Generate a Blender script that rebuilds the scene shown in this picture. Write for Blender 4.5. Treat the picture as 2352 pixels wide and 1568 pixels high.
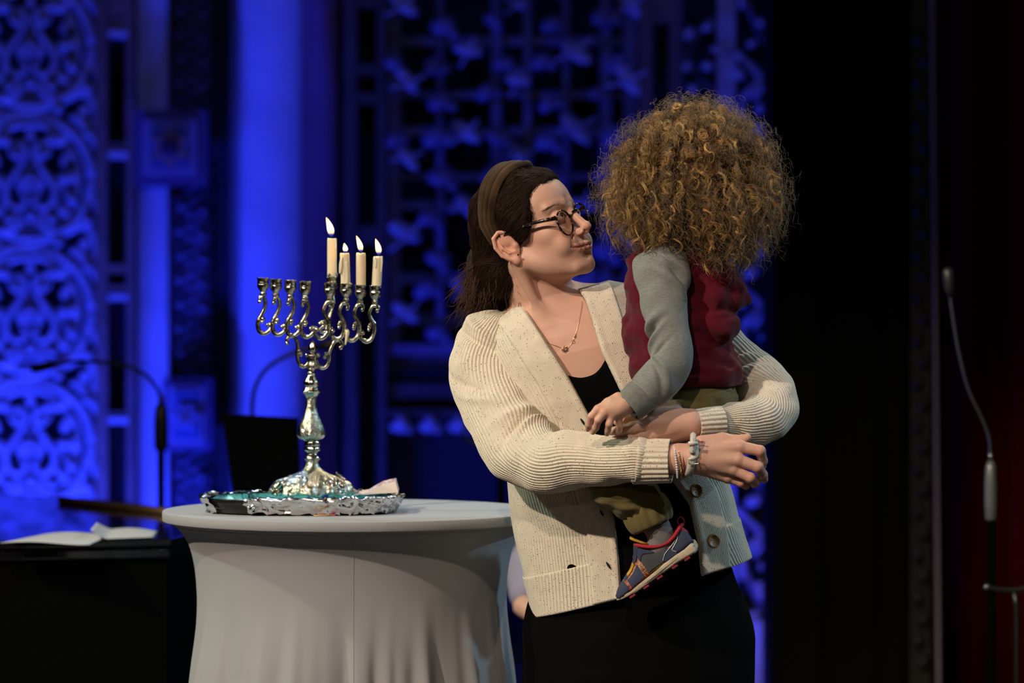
import bpy, math, random
import numpy as np
from mathutils import Vector, Matrix
random.seed(7); rng = np.random.default_rng(7)
for o in list(bpy.data.objects): bpy.data.objects.remove(o)
SC = bpy.context.scene
COL = SC.collection
PI = math.pi
# ---------------- camera ----------------
CAMP = np.array([0.0, -7.67, 1.54]); PITCH = math.radians(1.0); FPX = 8820.0
cd = bpy.data.cameras.new('camera'); cam = bpy.data.objects.new('camera', cd); COL.objects.link(cam)
cam.location = CAMP; cam.rotation_euler = (PI/2 - PITCH, 0, 0)
cd.sensor_width = 36; cd.lens = 135; cd.clip_end = 100
cd.dof.use_dof = True; cd.dof.focus_distance = 7.22; cd.dof.aperture_fstop = 3.0
SC.camera = cam
# ---------------- world, exposure ----------------
w = bpy.data.worlds.new('world'); SC.world = w; w.use_nodes = True
w.node_tree.nodes['Background'].inputs[0].default_value = (0.5, 0.5, 0.6, 1)
w.node_tree.nodes['Background'].inputs[1].default_value = 0.012
SC.view_settings.view_transform = 'Standard'; SC.view_settings.look = 'None'
SC.view_settings.exposure = 0.0; SC.view_settings.gamma = 1.0; SC.view_settings.use_curve_mapping = False
# ---------------- stage lights and added fills ----------------
def aim(o, tgt):
    o.rotation_euler = (Vector(tgt) - o.location).to_track_quat('-Z', 'Y').to_euler()
def spot(name, loc, tgt, col, power, size_deg, blend=0.4, radius=0.08, sx=1, sy=1):
    l = bpy.data.lights.new(name, 'SPOT'); o = bpy.data.objects.new(name, l); COL.objects.link(o)
    o.location = loc; aim(o, tgt); l.color = col; l.energy = power
    l.spot_size = math.radians(size_deg); l.spot_blend = blend; l.shadow_soft_size = radius; o.scale = (sx, sy, 1)
    return o
def from_dir(az, el, dist, c=(0.15, -0.2, 1.25)):
    a = math.radians(az); e = math.radians(el)
    return (c[0] + dist*math.sin(a)*math.cos(e), c[1] - dist*math.cos(a)*math.cos(e), c[2] + dist*math.sin(e))
CT = (0.1, -0.25, 1.25)
spot('stage_spot_warm_left', from_dir(-46, 33, 8), CT, (1.0, 0.82, 0.66), 1650, 30)
spot('stage_spot_warm_front', from_dir(-17, 36, 8), CT, (1.0, 0.80, 0.62), 700, 30)
spot('stage_spot_cool_left', from_dir(-87, 38, 5.6), CT, (0.78, 1.0, 0.76), 360, 40)
spot('stage_spot_side_right', from_dir(101, 30, 5.6), (-.1, -.1, 1.1), (0.5, 0.78, 1.0), 380, 34)
spot('stage_spot_top_blue', (-1.3, 3.2, 5.4), (-.32, 0, 1.07), (0.55, 0.75, 1.0), 330, 20)
spot('stage_spot_cool_right', from_dir(62, 34, 8), CT, (0.62, 0.9, 1.0), 420, 24)
hl = bpy.data.lights.new('added_fill_strip', 'AREA'); ho = bpy.data.objects.new('added_fill_strip', hl); COL.objects.link(ho); hl.shape = 'RECTANGLE'; hl.size = 5; hl.size_y = .10; hl.color = (1, .93, .82); hl.energy = 26; ho.location = (-1, -11, 4.5); aim(ho, CT)  # added strip lamp, gives the silver its highlights and fills shadows
spot('added_warm_fill', (0, 1.5, 5.5), (-.6, 5.5, 1.6), (1.0, .72, .5), 7, 75)  # added fill, brings out the brown of the backdrop pilasters
spot('stage_spot_back', (1.6, 3.0, 5.2), (0.35, -0.45, 1.6), (1.0, 0.85, 0.62), 260, 26)
BL = (0.018, 0.035, 1.0)
def area(name, loc, tgt, col, power, sx, sy, spread=180):
    l = bpy.data.lights.new(name, 'AREA'); o = bpy.data.objects.new(name, l); COL.objects.link(o)
    l.shape = 'RECTANGLE'; l.size = sx; l.size_y = sy; l.color = col; l.energy = power; l.spread = math.radians(spread)
    o.location = loc; aim(o, tgt); return o
area('blue_uplight_left', (-1.75, 4.55, 0.12), (-1.75, 5.45, 1.25), BL, 90, 1.0, 0.12)
spot('blue_wash_top_left', (-2.6, 3.9, 5.0), (-1.75, 5.5, 1.3), BL, 62, 80)
spot('blue_wash_column', (-0.3, 1.2, 4.6), (-0.80, 5.6, 2.0), BL, 500, 14, 0.12, 0.03, 0.28, 1.5)
spot('blue_fill_column', (-0.6, 0.9, 4.8), (-0.8, 5.6, 1.4), BL, 85, 18)
spot('blue_wash_centre', (0.6, 3.3, 5.0), (0.0, 5.6, 2.1), BL, 40, 46)
area('blue_uplight_right', (0.9, 4.4, 0.1), (0.85, 5.5, 0.9), BL, 16, 0.5, 0.1, 80)
spot('blue_wash_right', (-0.2, 2.2, 5.0), (0.8, 5.6, 1.6), BL, 120, 16)
spot('red_curtain_glow', (2.0, 3.6, 0.25), (1.6, 5.0, 0.15), (1.0, 0.25, 0.2), 2.5, 80, 1.0)

# ---------------- helpers ----------------
def P(px, py, y):
    c, s = math.cos(PITCH), math.sin(PITCH)
    u = (px-1176)/FPX; v = -(py-784)/FPX
    d = np.array([u, c + v*s, -s + v*c])
    return CAMP + d*((y - CAMP[1])/d[1])
def M(px, y):            # metres of px pixels at depth y
    return px*(y - CAMP[1])/FPX
def empty(name, loc=(0, 0, 0)):
    o = bpy.data.objects.new(name, None); COL.objects.link(o); o.location = loc; o.empty_display_size = 0.05
    return o
def tag(o, label=None, cat=None, group=None, kind=None):
    if label: o['label'] = label
    if cat: o['category'] = cat
    if group: o['group'] = group
    if kind: o['kind'] = kind
    return o
def mk(name, verts, faces, mat, parent=None, smooth=True, uv=None, col=None, loc=None):
    """verts (n,3), faces: (m,k) array or list of tuples"""
    me = bpy.data.meshes.new(name)
    verts = np.asarray(verts, dtype=np.float32)
    if isinstance(faces, np.ndarray):
        m, k = faces.shape
        me.vertices.add(len(verts)); me.vertices.foreach_set('co', verts.ravel())
        me.loops.add(m*k); me.loops.foreach_set('vertex_index', faces.astype(np.int32).ravel())
        me.polygons.add(m); me.polygons.foreach_set('loop_start', np.arange(m, dtype=np.int32)*k)
        me.update(calc_edges=True)
    else:
        me.from_pydata([tuple(map(float, v)) for v in verts], [], [tuple(map(int, f)) for f in faces]); me.update()
    if smooth: me.polygons.foreach_set('use_smooth', np.ones(len(me.polygons), dtype=bool))
    if uv is not None:
        l = me.uv_layers.new(name='UVMap'); idx = np.empty(len(me.loops), dtype=np.int32)
        me.loops.foreach_get('vertex_index', idx); l.data.foreach_set('uv', np.asarray(uv, dtype=np.float32)[idx].ravel())
    if col is not None:
        a = me.color_attributes.new('Col', 'FLOAT_COLOR', 'POINT')
        c = np.ones((len(verts), 4), dtype=np.float32); c[:, :3] = col; a.data.foreach_set('color', c.ravel())
    me.materials.append(mat)
    o = bpy.data.objects.new(name, me); COL.objects.link(o)
    if loc is not None: o.location = loc
    if parent is not None:
        o.parent = parent
        q = parent; off = Vector((0, 0, 0))
        while q is not None: off += q.location; q = q.parent
        o.location = Vector(loc if loc is not None else (0, 0, 0)) - off
    return o
class MB:
    def __init__(s): s.v = []; s.f = []; s.n = 0
    def add(s, v, f):
        v = np.asarray(v, float); s.v.append(v); s.f += [tuple(int(i)+s.n for i in q) for q in f]; s.n += len(v); return s
    def box(s, lo, hi, R=None, c=None):
        x0, y0, z0 = lo; x1, y1, z1 = hi
        v = np.array([(x0,y0,z0),(x1,y0,z0),(x1,y1,z0),(x0,y1,z0),(x0,y0,z1),(x1,y0,z1),(x1,y1,z1),(x0,y1,z1)], float)
        if R is not None: v = v @ np.asarray(R).T
        if c is not None: v = v + np.asarray(c)
        return s.add(v, [(0,3,2,1),(4,5,6,7),(0,1,5,4),(1,2,6,5),(2,3,7,6),(3,0,4,7)])
    def tube(s, pts, r, n=8, cap=True, flat=None):
        v, f = tube_vf(pts, r, n, cap); return s.add(v, f)
    def lathe(s, prof, c, n=32, R=None):
        v, f = lathe_vf(prof, n)
        if R is not None: v = v @ np.asarray(R).T
        return s.add(v + np.asarray(c), f)
    def ball(s, c, r, n=12, R=None):
        r = np.atleast_1d(r); r = np.repeat(r, 3) if len(r) == 1 else r
        t = np.linspace(0, PI, n//2+1); prof = [(max(math.sin(a), 0.0), -math.cos(a)) for a in t]
        v, f = lathe_vf(prof, n); v = v*r
        if R is not None: v = v @ np.asarray(R).T
        return s.add(v + np.asarray(c), f)
    def build(s, name, mat, parent=None, smooth=True, loc=None):
        return mk(name, np.vstack(s.v), s.f, mat, parent, smooth, loc=loc)
def lathe_vf(prof, n):
    a = np.arange(n)/n*2*PI; v = []
    for r, z in prof: v.append(np.stack([r*np.cos(a), r*np.sin(a), np.full(n, z)], 1))
    f = []
    for i in range(len(prof)-1):
        for j in range(n):
            k = (j+1) % n; f.append((i*n+j, i*n+k, (i+1)*n+k, (i+1)*n+j))
    f.append(tuple(range(n-1, -1, -1))); m = (len(prof)-1)*n; f.append(tuple(range(m, m+n)))
    return np.vstack(v), f
def cat(pts, n):
    """Catmull-Rom resample (k,d)->(n,d)"""
    p = np.asarray(pts, float)
    if p.ndim == 1: p = p[:, None]
    k = len(p); q = np.vstack([2*p[0]-p[1], p, 2*p[-1]-p[-2]])
    t = np.linspace(0, k-1, n); i = np.minimum(t.astype(int), k-2); u = (t-i)[:, None]
    a, b, c, d = q[i], q[i+1], q[i+2], q[i+3]
    r = 0.5*((2*b)+(-a+c)*u+(2*a-5*b+4*c-d)*u**2+(-a+3*b-3*c+d)*u**3)
    return r
def tube_vf(pts, r, n=8, cap=True):
    p = np.asarray(pts, float); m = len(p); r = np.broadcast_to(np.asarray(r, float), (m,))
    T = np.gradient(p, axis=0); T /= np.linalg.norm(T, axis=1)[:, None]+1e-12
    N = np.cross(T[0], (0, 0, 1) if abs(T[0][2]) < .9 else (1, 0, 0)); N /= np.linalg.norm(N)
    a = np.arange(n)/n*2*PI; v = []
    for i in range(m):
        N = N - T[i]*np.dot(N, T[i]); N /= np.linalg.norm(N)+1e-12; B = np.cross(T[i], N)
        v.append(p[i] + r[i]*(np.cos(a)[:, None]*N + np.sin(a)[:, None]*B))
    f = [(i*n+j, i*n+(j+1) % n, (i+1)*n+(j+1) % n, (i+1)*n+j) for i in range(m-1) for j in range(n)]
    if cap: f.append(tuple(range(n-1, -1, -1))); f.append(tuple(range((m-1)*n, m*n)))
    return np.vstack(v), f
def strands(paths, r, n=3):
    """paths (k,m,3), r (k,m) -> one mesh of k thin tubes (verts, quads)"""
    k, m, _ = paths.shape
    T = np.gradient(paths, axis=1); T /= np.linalg.norm(T, axis=2)[..., None]+1e-9
    ref = np.array([0.3, 0.8, 0.52]); N = np.cross(T, ref); N /= np.linalg.norm(N, axis=2)[..., None]+1e-9
    B = np.cross(T, N); a = np.arange(n)/n*2*PI
    v = paths[:, :, None, :] + r[:, :, None, None]*(np.cos(a)[:, None]*N[:, :, None, :] + np.sin(a)[:, None]*B[:, :, None, :])
    i = np.arange(k)[:, None, None]*m*n; j = np.arange(m-1)[None, :, None]*n; s = np.arange(n)[None, None, :]; s1 = (s+1) % n
    q = np.stack([i+j+s, i+j+s1, i+j+n+s1, i+j+n+s], -1).reshape(-1, 4)
    return v.reshape(-1, 3), q
def vnoise(p, seed=0):
    """value noise, p (...,3) -> [-1,1]"""
    p = np.asarray(p); i = np.floor(p).astype(np.int64); f = p-i; f = f*f*(3-2*f)
    def h(a, b, c):
        n = (a*374761393 + b*668265263 + c*2147483647 + seed*1274126177) & 0xffffffff
        n = ((n ^ (n >> 13))*1274126177) & 0xffffffff; n = n ^ (n >> 16)
        return (n & 0xffff)/32767.5-1
    r = 0
    for dx in (0, 1):
        for dy in (0, 1):
            for dz in (0, 1):
                wx = f[..., 0] if dx else 1-f[..., 0]; wy = f[..., 1] if dy else 1-f[..., 1]; wz = f[..., 2] if dz else 1-f[..., 2]
                r = r + wx*wy*wz*h(i[..., 0]+dx, i[..., 1]+dy, i[..., 2]+dz)
    return r
def gridfaces(nu, nv, wrap=False):
    i = np.arange(nu-1)[:, None]; j = np.arange(nv if wrap else nv-1)[None, :]; j1 = (j+1) % nv
    return np.stack([i*nv+j+0*i, i*nv+j1, (i+1)*nv+j1, (i+1)*nv+j], -1).reshape(-1, 4)
# ---------------- signed-distance sculpting ----------------
class Frame:
    def __init__(s, t=(0, 0, 0), R=None, k=1.0): s.t = np.asarray(t, float); s.R = np.eye(3) if R is None else np.asarray(R); s.k = k
    def w(s, p): return s.t + (np.asarray(p, float)*s.k) @ s.R.T
    def l(s, p): return ((np.asarray(p) - s.t) @ s.R)/s.k
WF = Frame()
class Field:
    def __init__(s, lo, hi, h):
        s.lo = np.asarray(lo, float); s.h = h; s.n = (np.ceil((np.asarray(hi)-s.lo)/h)).astype(int)+1
        s.D = np.full(s.n, 1e3, np.float32)
    def _do(s, F, lo, hi, fn, k, op):
        c = np.array([[a, b, d] for a in (lo[0], hi[0]) for b in (lo[1], hi[1]) for d in (lo[2], hi[2])], float)
        c = F.w(c); m = k + 3*s.h
        a = np.maximum(np.floor((c.min(0)-m-s.lo)/s.h).astype(int), 0); b = np.minimum(np.ceil((c.max(0)+m-s.lo)/s.h).astype(int)+1, s.n)
        if (b <= a).any(): return s
        g = [s.lo[i] + s.h*np.arange(a[i], b[i]) - F.t[i] for i in range(3)]
        g = [v.astype(np.float32) for v in g]; X, Y, Z = g[0][:, None, None], g[1][None, :, None], g[2][None, None, :]
        R = (F.R/F.k).astype(np.float32)
        x = X*R[0, 0]+Y*R[1, 0]+Z*R[2, 0]; y = X*R[0, 1]+Y*R[1, 1]+Z*R[2, 1]; z = X*R[0, 2]+Y*R[1, 2]+Z*R[2, 2]
        d = fn(x, y, z)*F.k; sl = tuple(slice(a[i], b[i]) for i in range(3)); D = s.D[sl]
        if op == 'u':
            if k > 0: h = np.clip(.5+.5*(D-d)/k, 0, 1); s.D[sl] = D*(1-h)+d*h-k*h*(1-h)
            else: s.D[sl] = np.minimum(D, d)
        else:
            q = -D; h = np.clip(.5+.5*(q-d)/k, 0, 1); s.D[sl] = -(q*(1-h)+d*h-k*h*(1-h))
        return s
    def ell(s, c, r, k=.01, F=WF, op='u', rot=None):
        c = np.asarray(c, float); r = np.asarray(r, float); m = r if rot is None else np.full(3, r.max())
        Q = None if rot is None else np.asarray(rot, np.float32)
        def fn(x, y, z):
            x = x-c[0]; y = y-c[1]; z = z-c[2]
            if Q is not None: x, y, z = x*Q[0, 0]+y*Q[1, 0]+z*Q[2, 0], x*Q[0, 1]+y*Q[1, 1]+z*Q[2, 1], x*Q[0, 2]+y*Q[1, 2]+z*Q[2, 2]
            k0 = np.sqrt((x/r[0])**2+(y/r[1])**2+(z/r[2])**2); k1 = np.sqrt((x/r[0]**2)**2+(y/r[1]**2)**2+(z/r[2]**2)**2)+1e-6
            return np.where(k0 < 1e-3, -r.min(), k0*(k0-1)/k1)
        return s._do(F, c-m, c+m, fn, k, op)
    def cap(s, a, b, ra, rb=None, k=.01, F=WF, op='u', sc=None):
        rb = ra if rb is None else rb; a = np.asarray(a, float); b = np.asarray(b, float); ba = b-a; bb = float(ba@ba)+1e-12
        sc = np.ones(3) if sc is None else np.asarray(sc, float)
        def fn(x, y, z):
            x = x-a[0]; y = y-a[1]; z = z-a[2]; t = np.clip((x*ba[0]+y*ba[1]+z*ba[2])/bb, 0, 1)
            return np.sqrt(((x-t*ba[0])*sc[0])**2+((y-t*ba[1])*sc[1])**2+((z-t*ba[2])*sc[2])**2)-(ra+(rb-ra)*t)
        m = max(ra, rb)/sc.min()
        return s._do(F, np.minimum(a, b)-m, np.maximum(a, b)+m, fn, k, op)
    def chain(s, pts, rs, k=.01, F=WF, op='u'):
        for i in range(len(pts)-1): s.cap(pts[i], pts[i+1], rs[i], rs[i+1], k, F, op)
        return s
    def surf(s, F, x, z, y0=-.135, y1=-.02):      # front-most surface depth at local (x, z)
        ys = np.linspace(y0, y1, 240); p = F.w(np.stack([np.full(240, x), ys, np.full(240, z)], 1)); q = (p-s.lo)/s.h; i = np.clip(q.astype(int), 0, s.n-2); f = q-i; d = 0
        for a in (0, 1):
            for b in (0, 1):
                for c in (0, 1): d = d+np.where(a, f[:, 0], 1-f[:, 0])*np.where(b, f[:, 1], 1-f[:, 1])*np.where(c, f[:, 2], 1-f[:, 2])*s.D[i[:, 0]+a, i[:, 1]+b, i[:, 2]+c]
        k = np.argmax(d < 0); return ys[k]
    def half(s, c, nrm, k=.004):          # keep the side the normal points away from
        g = [s.lo[i] + s.h*np.arange(s.n[i]) - c[i] for i in range(3)]; nrm = np.asarray(nrm, float)/np.linalg.norm(nrm)
        d = (g[0][:, None, None]*nrm[0]+g[1][None, :, None]*nrm[1]+g[2][None, None, :]*nrm[2]).astype(np.float32)
        D = s.D; h = np.clip(.5+.5*(d-D)/k, 0, 1); s.D = D*(1-h)+d*h+k*h*(1-h); return s
    def warp(s, amp, freq, seed=0, st=(1, 1, 1)):      # noise folds added to the distance near the surface
        m = np.argwhere(np.abs(s.D) < 6*s.h+amp); p = s.lo + m*s.h
        s.D[m[:, 0], m[:, 1], m[:, 2]] += (amp*vnoise(p*freq*np.asarray(st), seed)).astype(np.float32); return s
    def mesh(s):
        D = s.D; S = D < 0; a = np.zeros(np.array(D.shape)-1, np.uint8)
        sl = [slice(0, -1), slice(1, None)]
        cs = [(i, j, k) for i in (0, 1) for j in (0, 1) for k in (0, 1)]
        for c in cs: a += S[sl[c[0]], sl[c[1]], sl[c[2]]]
        idx = np.argwhere((a > 0) & (a < 8)); V = np.stack([D[idx[:, 0]+c[0], idx[:, 1]+c[1], idx[:, 2]+c[2]] for c in cs], 1)
        V = np.clip(V, -10, 10); acc = np.zeros((len(idx), 3)); cnt = np.zeros(len(idx))
        for i, ci in enumerate(cs):
            for j, cj in enumerate(cs):
                if j > i and sum(abs(p-q) for p, q in zip(ci, cj)) == 1:
                    vi, vj = V[:, i], V[:, j]; e = (vi < 0) != (vj < 0); t = np.where(e, vi/(vi-vj+1e-12), 0)
                    acc += e[:, None]*(np.array(ci)+t[:, None]*(np.array(cj)-np.array(ci))); cnt += e
        vert = s.lo + s.h*(idx + acc/cnt[:, None]); im = np.full(a.shape, -1, np.int32); im[idx[:, 0], idx[:, 1], idx[:, 2]] = np.arange(len(idx))
        Q = []
        for ax in range(3):
            b, c = (ax+1) % 3, (ax+2) % 3; s0 = [slice(None)]*3; s1 = [slice(None)]*3; s0[ax] = slice(0, -1); s1[ax] = slice(1, None)
            A, B = S[tuple(s0)], S[tuple(s1)]; e = np.argwhere(A != B)
            e = e[(e[:, b] > 0) & (e[:, c] > 0) & (e[:, b] < a.shape[b]) & (e[:, c] < a.shape[c])]
            ub = np.eye(3, dtype=int)[b]; uc = np.eye(3, dtype=int)[c]; g = lambda q: im[q[:, 0], q[:, 1], q[:, 2]]
            q = np.stack([g(e), g(e-ub), g(e-ub-uc), g(e-uc)], 1); inn = A[e[:, 0], e[:, 1], e[:, 2]]
            q[~inn] = q[~inn][:, ::-1]; Q.append(q)
        return vert, np.vstack(Q)
def joinvf(parts):
    v = []; f = []; n = 0
    for a, b in parts: v.append(a); f.append(b+n); n += len(a)
    return np.vstack(v), np.vstack(f)
# ---------------- materials ----------------
def nodes(m): return m.node_tree.nodes, m.node_tree.links
def mat(name, col, rough=.6, metal=0, spec=.5, bump=0, bscale=200, var=0, vscale=8, sss=0, sheen=0, coat=0, attr=False, trans=0, stretch=None, emit=None):
    m = bpy.data.materials.new(name); m.use_nodes = True; N, L = nodes(m); b = N['Principled BSDF']
    b.inputs['Base Color'].default_value = (*col, 1); b.inputs['Roughness'].default_value = rough; b.inputs['Metallic'].default_value = metal
    b.inputs['Specular IOR Level'].default_value = spec; b.inputs['Coat Weight'].default_value = coat; b.inputs['Sheen Weight'].default_value = sheen
    b.inputs['Transmission Weight'].default_value = trans
    if sss: b.inputs['Subsurface Weight'].default_value = sss; b.inputs['Subsurface Radius'].default_value = (.012, .005, .003); b.inputs['Subsurface Scale'].default_value = 1.0
    tc = N.new('ShaderNodeTexCoord'); src = tc.outputs['Object']
    if stretch:
        mp = N.new('ShaderNodeMapping'); mp.inputs['Scale'].default_value = stretch; L.new(src, mp.inputs[0]); src = mp.outputs[0]
    cur = None
    if attr:
        a = N.new('ShaderNodeVertexColor'); a.layer_name = 'Col'; cur = a.outputs[0]; L.new(cur, b.inputs['Base Color'])
    if var:
        n = N.new('ShaderNodeTexNoise'); n.inputs['Scale'].default_value = vscale; n.inputs['Detail'].default_value = 6; L.new(src, n.inputs['Vector'])
        r = N.new('ShaderNodeMapRange'); r.inputs[1].default_value = .3; r.inputs[2].default_value = .7; r.inputs[3].default_value = 1-var; r.inputs[4].default_value = 1+var; L.new(n.outputs['Fac'], r.inputs[0])
        v = N.new('ShaderNodeVectorMath'); v.operation = 'SCALE'; L.new(r.outputs[0], v.inputs['Scale'])
        if cur: L.new(cur, v.inputs[0])
        else: v.inputs[0].default_value = col
        L.new(v.outputs[0], b.inputs['Base Color'])
    if bump:
        n = N.new('ShaderNodeTexNoise'); n.inputs['Scale'].default_value = bscale; n.inputs['Detail'].default_value = 4; L.new(src, n.inputs['Vector'])
        bp = N.new('ShaderNodeBump'); bp.inputs['Strength'].default_value = 1; bp.inputs['Distance'].default_value = bump
        L.new(n.outputs['Fac'], bp.inputs['Height']); L.new(bp.outputs[0], b.inputs['Normal'])
    if emit:
        b.inputs['Emission Color'].default_value = (*emit[0], 1); b.inputs['Emission Strength'].default_value = emit[1]
    return m
def knit(name, base, per=1.0, rib_amp=.0006, stitch=.004, flecks=True, samp=.00008):
    """speckled rib knit: u counts ribs (period `per`), v runs along the rib in metres"""
    m = mat(name, base, .9, spec=.15, sheen=.25); N, L = nodes(m); b = N['Principled BSDF']
    uvn = N.new('ShaderNodeUVMap'); sep = N.new('ShaderNodeSeparateXYZ'); L.new(uvn.outputs[0], sep.inputs[0])
    def mth(op, a, c=None, d=None):
        n = N.new('ShaderNodeMath'); n.operation = op
        for i, q in enumerate((a, c, d)):
            if q is None: continue
            if isinstance(q, (int, float)): n.inputs[i].default_value = q
            else: L.new(q, n.inputs[i])
        return n.outputs[0]
    cu = mth('COSINE', mth('MULTIPLY', sep.outputs[0], 2*PI/per))          # rib crest +1
    dv = mth('MULTIPLY', mth('ABSOLUTE', cu), .3)
    sv = mth('SINE', mth('ADD', mth('MULTIPLY', sep.outputs[1], 2*PI/stitch), mth('MULTIPLY', cu, 1.6)))
    hgt = mth('ADD', mth('MULTIPLY', cu, rib_amp), mth('MULTIPLY', sv, samp))
    tc = N.new('ShaderNodeTexCoord'); nz = N.new('ShaderNodeTexNoise'); nz.inputs['Scale'].default_value = 900; nz.inputs['Detail'].default_value = 3; L.new(tc.outputs['Object'], nz.inputs['Vector'])
    hgt = mth('ADD', hgt, mth('MULTIPLY', nz.outputs['Fac'], .0006))
    bp = N.new('ShaderNodeBump'); bp.inputs['Distance'].default_value = 1.0; bp.inputs['Strength'].default_value = 1.0; L.new(hgt, bp.inputs['Height']); L.new(bp.outputs[0], b.inputs['Normal'])
    vn = N.new('ShaderNodeTexVoronoi'); vn.inputs['Scale'].default_value = 240; L.new(tc.outputs['Object'], vn.inputs['Vector'])
    wn = N.new('ShaderNodeSeparateColor'); L.new(vn.outputs['Color'], wn.inputs[0])
    near = mth('LESS_THAN', vn.outputs['Distance'], .2); sel = mth('GREATER_THAN', wn.outputs[0], .58); fk = mth('MULTIPLY', near, sel)
    cr = N.new('ShaderNodeValToRGB'); cr.color_ramp.interpolation = 'CONSTANT'; L.new(wn.outputs[1], cr.inputs[0]); e = cr.color_ramp.elements
    e[0].color = (.03, .035, .05, 1); e[1].position = .35; e[1].color = (.25, .08, .02, 1)
    for p_, c_ in ((.55, (.02, .10, .12, 1)), (.7, (.22, .10, .16, 1)), (.85, (.03, .03, .04, 1))):
        q = e.new(p_); q.color = c_
    n2 = N.new('ShaderNodeTexNoise'); n2.inputs['Scale'].default_value = 60; n2.inputs['Detail'].default_value = 5; L.new(tc.outputs['Object'], n2.inputs['Vector'])
    mx0 = N.new('ShaderNodeMix'); mx0.data_type = 'RGBA'; mx0.inputs[6].default_value = (*[c*.82 for c in base], 1); mx0.inputs[7].default_value = (*[min(c*1.12, 1) for c in base], 1); L.new(n2.outputs['Fac'], mx0.inputs[0])
    if flecks:
        mx = N.new('ShaderNodeMix'); mx.data_type = 'RGBA'; L.new(fk, mx.inputs[0]); L.new(mx0.outputs[2], mx.inputs[6]); L.new(cr.outputs[0], mx.inputs[7]); L.new(mx.outputs[2], b.inputs['Base Color'])
    else: L.new(mx0.outputs[2], b.inputs['Base Color'])
    return m
def glass(name, col=(1, 1, 1), rough=0.0, ior=1.45):
    m = mat(name, col, rough, trans=1.0); m.node_tree.nodes['Principled BSDF'].inputs['IOR'].default_value = ior; return m
# ================= setting =================
YW = 5.5; K = (YW - CAMP[1])/FPX
def W(px, py, dy=0.0): return P(px, py, YW) + np.array([0, dy, 0])
m_dark = mat('dark_recess', (.012, .012, .016), .8)
m_stone = mat('painted_plaster', (.50, .50, .52), .7, var=.12, vscale=6, bump=.002, bscale=120)
m_stoneb = mat('grey_plaster', (.13, .13, .14), .8, var=.1)
m_wood = mat('brown_wood', (.21, .125, .085), .55, var=.25, vscale=12)
m_carve = mat('painted_carving', (.40, .38, .40), .5, var=.2, vscale=20)
m_carve2 = mat('dull_carving', (.16, .14, .20), .6, var=.25, vscale=20)
m_black = mat('matte_black', (.0012, .0012, .0014), .9, spec=.03)
m_floor = mat('stage_floor', (.06, .05, .05), .35, var=.2, vscale=3)
def quadbox(name, x0, x1, y0, y1, z0, z1, m, parent=None):
    return MB().box((x0, y0, z0), (x1, y1, z1)).build(name, m, parent, smooth=False)
def wbox(name, pa, pb, d0, d1, m, parent=None):      # box on the backdrop between two photo corners, from depth d0 (front) to d1
    a = W(*pa); b = W(*pb)
    return MB().box((a[0], YW+d0, b[2]), (b[0], YW+d1, a[2])).build(name, m, parent, smooth=False)
fl = quadbox('floor', -6, 6, -9, 6.2, -.1, 0, m_floor); tag(fl, kind='structure')
wb = quadbox('wall_back', -6, 6, 5.9, 6.1, 0, 6, m_dark); tag(wb, kind='structure')
wl = quadbox('wall_left', -6.1, -6, -9, 6.1, 0, 6, m_dark); tag(wl, kind='structure')
wr = quadbox('wall_right', 6, 6.1, -9, 6.1, 0, 6, m_dark); tag(wr, kind='structure')
def thing(name, label, cat_, loc, group=None):
    e = empty(name, tuple(map(float, loc))); tag(e, label, cat_, group); return e
def wthing(name, label, cat_, px, group=None):
    p = W(px, 1400); return thing(name, label, cat_, (p[0], YW, 0), group)
def copyof(o, parent, loc):
    c = o.copy(); COL.objects.link(c); c.parent = parent; c.location = loc; return c
# ---- left carved screen ----
scr = wthing('carved_screen', 'tall blue-lit openwork screen of round scroll medallions at far left', 'screen', 60)
wbox('backboard', (-140, -60), (222, 1560), .25, .28, m_dark, scr)
def px2(v, c=(0, 0), dy=0): return np.array([(c[0]+a)*K for a in (v[0],)] + [dy, -(c[1]+v[1])*K])
def carv_tube(mb, pts, r, n=28, k=7, dy=0):
    q = cat([(a*K, dy, -b*K) for a, b in pts], n)
    if np.ndim(r) > 0: r = cat(r, n)[:, 0]
    mb.tube(q, np.asarray(r)*K, k)
def leafblob(mb, c, ln, wd, ang, dy=0, th=.5):
    a = math.radians(ang); R = np.array([[math.cos(a), 0, -math.sin(a)], [0, 1, 0], [math.sin(a), 0, math.cos(a)]])
    mb.ball((c[0]*K, dy, -c[1]*K), (ln*K, wd*K*th, wd*K), 10, R)
RC = 140
med = MB(); t = np.linspace(0, 2*PI, 60)
carv_tube(med, [(RC*math.cos(a), RC*math.sin(a)) for a in t], 12, 60)
carv_tube(med, [((RC-26)*math.cos(a), (RC-26)*math.sin(a)) for a in np.linspace(-1.2, 4.3, 40)], 6, 60, dy=.01)
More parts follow.
